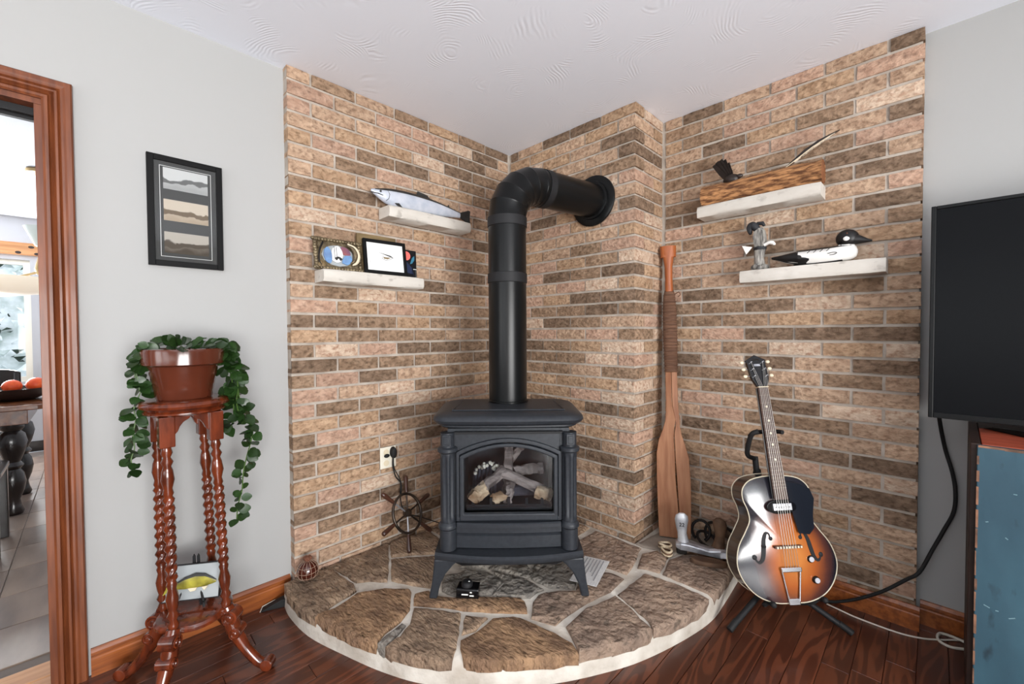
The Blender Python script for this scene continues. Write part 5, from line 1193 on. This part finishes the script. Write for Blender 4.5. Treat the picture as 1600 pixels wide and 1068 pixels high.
# ------------------------------------------------------------------ easel with fish picture on the lower shelf
ez = Matrix.Translation((.190, -1.815, .2425)) @ Matrix.Rotation(radians(57), 4, 'Z')
pic = thing('fish_plaque', 'small glass plaque with a yellow fish on an easel inside the plant stand', 'plaque', matrix=ez @ Matrix.Translation((0, .0, .028)) @ Matrix.Rotation(radians(-12), 4, 'X'))
MB().box(-.090, .090, -.004, .004, 0, .118).build('panel', 'pale_board', pic, bevel=.001)
m = MB()
for a in ((-.092, -.089, -.002, .120), (.089, .092, -.002, .120), (-.0885, .0885, -.002, .001), (-.0885, .0885, .117, .120)): m.box(a[0], a[1], -.006, .006, a[2], a[3])
m.build('edge', 'black_matte', pic)
fr_ = [(-.065, .045, .003, .003), (-.05, .050, .010, .005), (-.02, .058, .020, .008), (.015, .064, .025, .009), (.045, .063, .021, .008), (.068, .058, .011, .006), (.080, .055, .004, .003)]
fb_ = MB().rings([[(x, -.006 - w * (.5 + .5 * cos(2 * pi * j / 12)), c + h * sin(2 * pi * j / 12)) for j in range(12)] for x, c, h, w in fr_]).build('fish_relief', 'fish_yellow', pic, smooth=60)
MB().rings([[(x, -.0065 - (w + .001) * (.5 + .5 * cos(radians(35 + 110 * j / 8))), c + (h + .001) * sin(radians(35 + 110 * j / 8))) for j in range(9)] for x, c, h, w in fr_[1:]], False, False, closed=False).build('dark_back', 'fish_dark', fb_, smooth=60)
MB().prism([(-.058, .045), (-.085, .062), (-.080, .042), (-.088, .022)], -.009, -.004).build('tail', 'fish_yellow', fb_)
m = MB(); m.prism([(-.01, .04), (.0, .028), (.015, .030), (.02, .040)], -.011, -.005); m.prism([(.035, .040), (.045, .028), (.055, .042)], -.011, -.005); m.build('lower_fin', 'ivory', fb_)
easel = thing('easel', 'little black easel holding the fish plaque', 'easel', matrix=ez)
for x in (-.006, .008): MB().prism([(x - .006, .08), (x + .006, .08), (x + .004, .165), (x, .174), (x - .004, .165)], .036, .042).build('spire', 'black_matte', easel, bevel=.001)
for s in (-1, 1):
    MB().tube([(s * .012, .028, .10), (s * .045, -.012, .018), (s * .048, -.016, .0045)], .0042, 6).build('front_leg', 'black_matte', easel, smooth=50)
    MB().tube([(s * .045, .0, .020), (s * .045, -.030, .022), (s * .045, -.036, .046)], .0038, 6).build('hook', 'black_matte', easel, smooth=50)
MB().tube([(0, .034, .10), (0, .075, .0045)], .004, 6).build('back_leg', 'black_matte', easel, smooth=50)
# ------------------------------------------------------------------ photo frame on the left plaster wall
wf = thing('postcard_frame', 'black frame with three old landscape postcards on the white wall', 'picture frame', matrix=LM(-1.772, 1.492, WLX + .002))
W_, H_ = .240, .425
m = MB(); b_ = .021
for a in ((-W_ / 2, -W_ / 2 + b_, 0, H_), (W_ / 2 - b_, W_ / 2, 0, H_), (-W_ / 2 + b_, W_ / 2 - b_, 0, b_), (-W_ / 2 + b_, W_ / 2 - b_, H_ - b_, H_)): m.box(a[0], a[1], -.018, 0, a[2], a[3])
m.build('frame', 'frame_black', wf, bevel=.0015)
mt = box('mat_board', 'mat_grey', wf, -W_ / 2 + .01, W_ / 2 - .01, -.008, -.001, .01, H_ - .01)
i0, i1, j0, j1 = -.082, .082, .037, H_ - .037
for a in ((i0, i1, j0, j0 + .0016), (i0, i1, j1 - .0016, j1), (i0, i0 + .0016, j0 + .0018, j1 - .0018), (i1 - .0016, i1, j0 + .0018, j1 - .0018)): MB().box(a[0], a[1], -.0092, -.0079, a[2], a[3]).build('bevel_line', 'white_print', mt)
for z0, mm in ((.300, 'print_grey'), (.178, 'print_sepia'), (.052, 'print_dark')): MB().box(-.071, .071, -.0095, -.0078, z0, z0 + .082).build('postcard', mm, mt)
MB().box(-W_ / 2 + .018, W_ / 2 - .018, -.0125, -.0115, .018, H_ - .018).build('glass', 'pane', wf)

# ------------------------------------------------------------------ television
tv = thing('television', 'flat black television standing on the blue cabinet', 'television', (2.72, .10, 0))
TX0, TX1, TZ0, TZ1 = -.662, .68, .912, 1.668
MB().box(TX0, TX1, .006, .05, TZ0, TZ1).build('back_shell', 'tv_plastic', tv, bevel=.008)
MB().box(-.4, .4, .05, .085, TZ0 + .04, TZ1 - .25).build('rear_bulge', 'tv_plastic', tv, bevel=.012)
m = MB()
for a in ((TX0, TX0 + .013, TZ0, TZ1), (TX1 - .013, TX1, TZ0, TZ1), (TX0 + .013, TX1 - .013, TZ0, TZ0 + .020), (TX0 + .013, TX1 - .013, TZ1 - .012, TZ1)): m.box(a[0], a[1], -.010, .006, a[2], a[3])
m.build('bezel', 'tv_plastic', tv, bevel=.002)
MB().box(TX0 + .010, TX1 - .010, -.005, .004, TZ0 + .015, TZ1 - .010).build('screen', 'screen', tv)
for s in (-1, 1):
    x = s * .42; ft_ = MB().tube([(x, .02, TZ0 + .012), (x, .02, .894), (x - s * .0, .02, .890)], .014, 8).build('stand_neck', 'tv_plastic', tv, smooth=40)
    MB().prism([(-.150, .0), (.150, .0), (.115, .010), (.0, .020), (-.115, .010)], -.016, .016, Matrix.Translation((x + s * .0, .0, .8745)) @ Matrix.Rotation(radians(90 - s * 38), 4, 'Z')).build('stand_foot', 'tv_plastic', tv, bevel=.003)

# ------------------------------------------------------------------ worn blue cabinet
cab = thing('blue_cabinet', 'worn blue painted cabinet with dark sides under the television', 'cabinet', (2.155, -.12, 0), radians(-1.5))
CH, CW, CD = .874, 1.15, .47
MB().box(0, .022, .012, CD, 0, CH).build('side_panel', 'dark_wood', cab, bevel=.002)
MB().box(CW - .022, CW, .012, CD, 0, CH).build('side_panel', 'dark_wood', cab, bevel=.002)
MB().box(.022, CW - .022, CD - .012, CD, 0, CH).build('back_panel', 'dark_wood', cab)
MB().box(.024, CW - .024, .018, CD - .14, CH - .020, CH - .0005).build('top_board', 'red_wood', cab, bevel=.002)
MB().box(.024, CW - .024, CD - .139, CD - .013, CH - .012, CH - .0005).build('top_board', 'dark_wood', cab, bevel=.002)
fp = MB().box(.014, CW - .014, -.006, .017, .03, CH - .002).build('front_panel', 'blue_paint', cab, bevel=.002)
rg = random.Random(2)
zz = .03
while zz < CH - .02:                                  # bare wood where the paint has chipped off the edge
    l = rg.uniform(.02, .06); MB().box(.0135, .0135 + rg.uniform(.002, .006), -.0068, .0, zz, min(zz + l, CH - .002)).build('paint_chip', 'blue_edge', fp); zz += l + rg.uniform(.0, .02)
xx = .016
while xx < .36: l = rg.uniform(.03, .08); MB().box(xx, xx + l, -.0068, .0, CH - .0025 - rg.uniform(.003, .007), CH - .0015).build('paint_chip', 'blue_edge', fp); xx += l
for k in range(20):
    x, z = rg.uniform(.03, .30), rg.uniform(.15, CH - .05); l = rg.uniform(.006, .018); a = rg.uniform(-.8, .8)
    MB().box(-l / 2, l / 2, -.0066, -.0055, -.0012, .0012, Matrix.Translation((x, 0, z)) @ Matrix.Rotation(a, 4, 'Y')).build('scratch', 'scratch', fp)
MB().prism([(.135 + .014 * cos(a) * (1 + .3 * sin(3 * a)), .42 + .016 * sin(a)) for a in [2 * pi * k / 14 for k in range(14)]], -.0066, -.0055).build('paint_dab', 'scratch', fp)
MB().box(.02, CW - .02, .0, .4, 0, .03).build('plinth', 'dark_wood', cab)

# ------------------------------------------------------------------ cables
ca = MB().tube(curve_pts([(2.095, .175, .93), (2.088, .30, .89), (2.106, .375, .755), (2.128, .375, .66), (2.138, .375, .58), (2.134, .375, .50), (2.108, .372, .42), (2.075, .355, .33), (2.04, .300, .25), (2.00, .292, .205), (1.93, .285, .130), (1.85, .285, .062), (1.784, .280, .022), (1.745, .275, .008), (1.70, .262, .007)], 6), .0065, 8).build('tv_cable', 'rubber', None, smooth=60)
tag(ca, 'thick black cable dropping from the television across the brick to the floor', 'cable')
cb = MB().tube(curve_pts([(1.745, .255, .006), (1.80, .246, .004), (1.855, .236, .004), (1.976, .237, .004), (2.05, .262, .004), (2.10, .300, .004), (2.145, .340, .0045), (2.185, .372, .004)], 6), .0032, 6).build('white_cable', 'cable_white', None, smooth=60)
tag(cb, 'thin white cable running along the floor past the guitar stand', 'cable')
cc = MB().tube(curve_pts([(2.18, .300, .006), (2.13, .272, .006), (2.098, .288, .007), (2.098, .330, .011), (2.125, .348, .010), (2.18, .346, .006)], 6), .005, 6).build('cable_loop', 'cable_white', None, smooth=60)
tag(cc, 'thicker white cable curled in a loop beside the blue cabinet', 'cable')
# ------------------------------------------------------------------ kitchen beyond the doorway
KX, KY0, KY1 = -4.60, -4.3, -1.0
kf = struct(box('floor_kitchen', 'grout', None, KX, WT + .001, KY0, KY1, -.06, -.006))
TM = MB().box(-.1635, .1635, -.1635, .1635, -.012, 0).mesh('tile', 'tile', bevel=.002, seg=1)
i = 0
x = -.66 + .33
while x > KX:
    for j in range(-5, 5):
        cx, cy = x - .165, -2.38 + .33 * j + .165
        if cx + .165 > -.253: continue
        if cy - .17 < KY0 or cy + .17 > KY1 or cx - .17 < KX: continue
        o = link('tile', TM, kf); o.location = (cx, cy, 0)
    x -= .33
struct(box('ceiling_kitchen', 'ceiling_paint', None, KX - .1, WT, KY0 - .1, KY1 + .1, CEIL, CEIL + .08))
kw0, kw1, kz0, kz1 = -3.9, -2.495, .74, 2.0
m = MB(); m.box(KX - .12, KX, kw1, KY1 + .1, 0, CEIL); m.box(KX - .12, KX, KY0 - .1, kw0, 0, CEIL); m.box(KX - .12, KX, kw0, kw1, 0, kz0); m.box(KX - .12, KX, kw0, kw1, kz1, CEIL)
struct(m.build('wall_kitchen_far', 'kitchen_paint'))
m = MB(); m.box(KX - .12, WT, KY1, KY1 + .1, 0, CEIL); m.box(KX - .12, WT, KY0 - .1, KY0, 0, CEIL); struct(m.build('wall_kitchen_side', 'kitchen_paint'))
m = MB()
for a in ((kw0, kw0 + .05, kz0, kz1), (kw1 - .05, kw1, kz0, kz1), (kw0 + .0505, kw1 - .0505, kz0, kz0 + .05), (kw0 + .0505, kw1 - .0505, kz1 - .05, kz1)): m.box(KX - .08, KX - .03, a[0], a[1], a[2], a[3])
w3 = struct(m.build('window_3', 'plate_white'))
MB().box(KX - .06, KX - .055, kw0 + .04, kw1 - .04, kz0 + .04, kz1 - .04).build('pane', 'pane', w3)
struct(box('baseboard_kitchen', 'espresso', None, KX, KX + .015, KY0, KY1, 0, .11))
val = thing('window_valance', 'knotty pine board above the kitchen window', 'valance', (KX + .03, -3.1, 2.05))
MB().box(-.028, .0, -1.0, 2.0, 0, .125).build('board', 'pine', val, bevel=.003)
for y, z in ((.62, .085), (.53, .022), (.66, .018), (.30, .07)): MB().rings([[(dx, y + .022 * cos(2 * pi * k / 12), z + .014 * sin(2 * pi * k / 12)) for k in range(12)] for dx in (-.001, .0008)]).build('knot', 'dark_wood', val)
# snowy hedge outside
rg = random.Random(31); m1, m2 = MB(), MB()
for k in range(2600):
    p = Vector((rg.uniform(-8.0, -6.4), rg.uniform(-5.6, -1.6), rg.uniform(.0, 2.6))); s = rg.uniform(.025, .075)
    a = Vector((rg.gauss(0, 1), rg.gauss(0, 1), rg.gauss(0, 1))).normalized(); b = a.cross(Vector((.3, .5, .8))).normalized(); c = a.cross(b)
    (m1 if rg.random() < .62 else m2).add([p + b * s, p - b * s * .5 + c * s, p - b * s * .5 - c * s, p + a * s * .5], [(0, 1, 2), (0, 1, 3), (1, 2, 3), (2, 0, 3)])
hg = thing('snowy_hedge', 'snow covered hedge seen through the kitchen window', 'hedge', (-7.2, -3.6, 0))
for mm, nm, mt_ in ((m1, 'snow_clumps', 'snow'), (m2, 'twigs', 'evergreen')):
    mm.v = [(x + 7.2, y + 3.6, z) for x, y, z in mm.v]; o = mm.build(nm, mt_, hg); o['kind'] = 'stuff'
o = MB().rings([[(x, y, z) for x, z in ((.35, 0), (-1.4, 0), (-1.4, 2.3), (-.3, 2.5), (.25, 1.8))] for y in (-2.1, 2.1)]).build('snow_mass', 'snow', hg)
o['kind'] = 'stuff'
gr = struct(box('ground_outside', 'snow', None, -12, KX - .12, -9, 3, -.2, -.06))
# table
tbl = thing('dining_table', 'dark wood dining table with turned legs beyond the doorway', 'table', (-2.62, -2.95, 0))
MB().slab(rrect(-.42, .42, -.9, .66, .03), .722, .755).build('tabletop', 'table_wood', tbl, bevel=.006)
MB().box(-.34, .34, -.82, .58, .62, .7215).build('apron', 'table_wood', tbl, bevel=.004)
for sx in (-1, 1):
    for y in (-.72, .50):
        MB().lathe([(.040, 0), (.048, .02), (.036, .06), (.030, .10), (.050, .16), (.060, .22), (.050, .28), (.034, .31), (.052, .335), (.036, .36), (.056, .42), (.072, .49), (.060, .55), (.040, .57), (.058, .59), (.058, .62)], 18, (sx * .26, y, 0)).build('leg', 'espresso', tbl, smooth=50)
bw = thing('fruit_bowl', 'wide dark wooden bowl of fruit on the dining table', 'bowl', (-2.66, -2.46, .756))
MB().lathe([(.09, 0), (.12, .004), (.19, .045), (.205, .085), (.198, .085), (.18, .05), (.11, .012), (.001, .010)], 28).build('bowl', 'bowl_wood', bw, smooth=50)
for x, y, z, r, mat, lb in ((.11, .0, .105, .046, 'orange_skin', 'orange fruit at the left of the pair in the dark bowl'), (.09, .115, .108, .050, 'orange_skin', 'orange fruit half hidden by the door casing'), (.10, -.10, .100, .036, 'plum_skin', 'dark plum in the bowl beside the oranges')):
    f = thing('fruit', lb, 'fruit', (-2.66 + x, -2.46 + y, .756 + z)); MB().ell((0, 0, 0), r * 1.1, r * 1.1, r, 18, 12).build('skin', mat, f, smooth=60); MB().lathe([(.004, r * .93), (.003, r * 1.03)], 6).build('stem', 'olive_wood', f)
nk = thing('table_runner', 'blue and white runner lying under the fruit bowl', 'runner', (-2.44, -2.62, .7555))
MB().box(-.10, .10, -.20, .02, 0, .004).build('cloth', 'napkin', nk); 
for k in range(5): MB().tube([(-.09 + .045 * k, .02, .003), (-.09 + .045 * k, .04, .002)], .0015, 5).build('fringe', 'white_print', nk)
def chair(lb, loc, rz, back):
    t = thing('dining_chair', lb, 'chair', loc, rz, 'dining chairs')
    MB().slab(rrect(-.22, .22, -.21, .21, .05), .435, .465).build('seat', 'espresso', t, bevel=.006)
    for sx in (-1, 1):
        for sy in (-1, 1): MB().box(sx * .19 - .02, sx * .19 + .02, sy * .18 - .02, sy * .18 + .02, 0, .435).build('leg', 'espresso', t, bevel=.004)
        MB().tube(curve_pts([(sx * .19, .18, .45), (sx * .20, .20, .70), (sx * .20, .24, back)], 6), .020, 8).build('back_post', 'espresso', t, smooth=50)
    R = [[(x, .235 + .02 * (1 - (x / .21) ** 2) + dy, z) for dy, z in ((-.012, back - .14), (.012, back - .14), (.012, back + .035 * (1 - (x / .23) ** 4)), (-.012, back + .035 * (1 - (x / .23) ** 4)))] for x in [-.225 + .45 * k / 12 for k in range(13)]]
    MB().rings(R).build('crest_rail', 'espresso', t, smooth=40)
    for x in (-.1, 0, .1): MB().box(x - .018, x + .018, .215, .232, .465, back - .12).build('slat', 'espresso', t)
    MB().box(-.19, .19, -.19, -.17, .20, .23).build('stretcher', 'espresso', t, bevel=.003)
    return t
chair('dark wooden chair on the near side of the dining table', (-1.72, -2.64, 0), radians(-90), .92)
chair('dark wooden chair behind the fruit bowl by the kitchen window', (-3.30, -2.72, 0), radians(90), .90)
# chandelier
ch = thing('chandelier', 'brass chandelier with ribbed glass shades over the dining table', 'chandelier', (-2.60, -2.52, 0))
MB().lathe([(.065, CEIL - .03), (.07, CEIL - .012), (.06, CEIL - .001)], 20, (0, .215, 0)).build('canopy', 'brass', ch, smooth=40)
MB().tube([(0, .215, CEIL - .03), (0, .215, 1.62)], .008, 8).build('stem', 'brass', ch, smooth=50)
sh2 = MB().lathe([(.035, 1.86), (.045, 1.87), (.100, 2.0), (.096, 2.0), (.040, 1.875)], 24, (.10, .235, 0)); sh2.build('glass_shade', 'shade_glass', ch, smooth=25)
MB().lathe([(.022, 1.79), (.028, 1.81), (.028, 1.86), (.02, 1.865)], 14, (.10, .235, 0)).build('socket', 'dark_iron', ch, smooth=40)
MB().lathe([(.04, 1.66), (.05, 1.70), (.03, 1.79), (.02, 1.795)], 16, (.10, .235, 0)).build('cup', 'brass', ch, smooth=40)
MB().tube(curve_pts([(.10, .235, 1.70), (.08, .16, 1.66), (.05, .05, 1.63), (.0, -.10, 1.63)], 6), .008, 8).build('arm', 'brass', ch, smooth=50)
MB().lathe([(.02, 1.50), (.20, 1.53), (.34, 1.60), (.36, 1.625), (.35, 1.625), (.19, 1.545), (.02, 1.515)], 32, (0, .02, 0)).build('bowl_shade', 'cream_glass', ch, smooth=40)
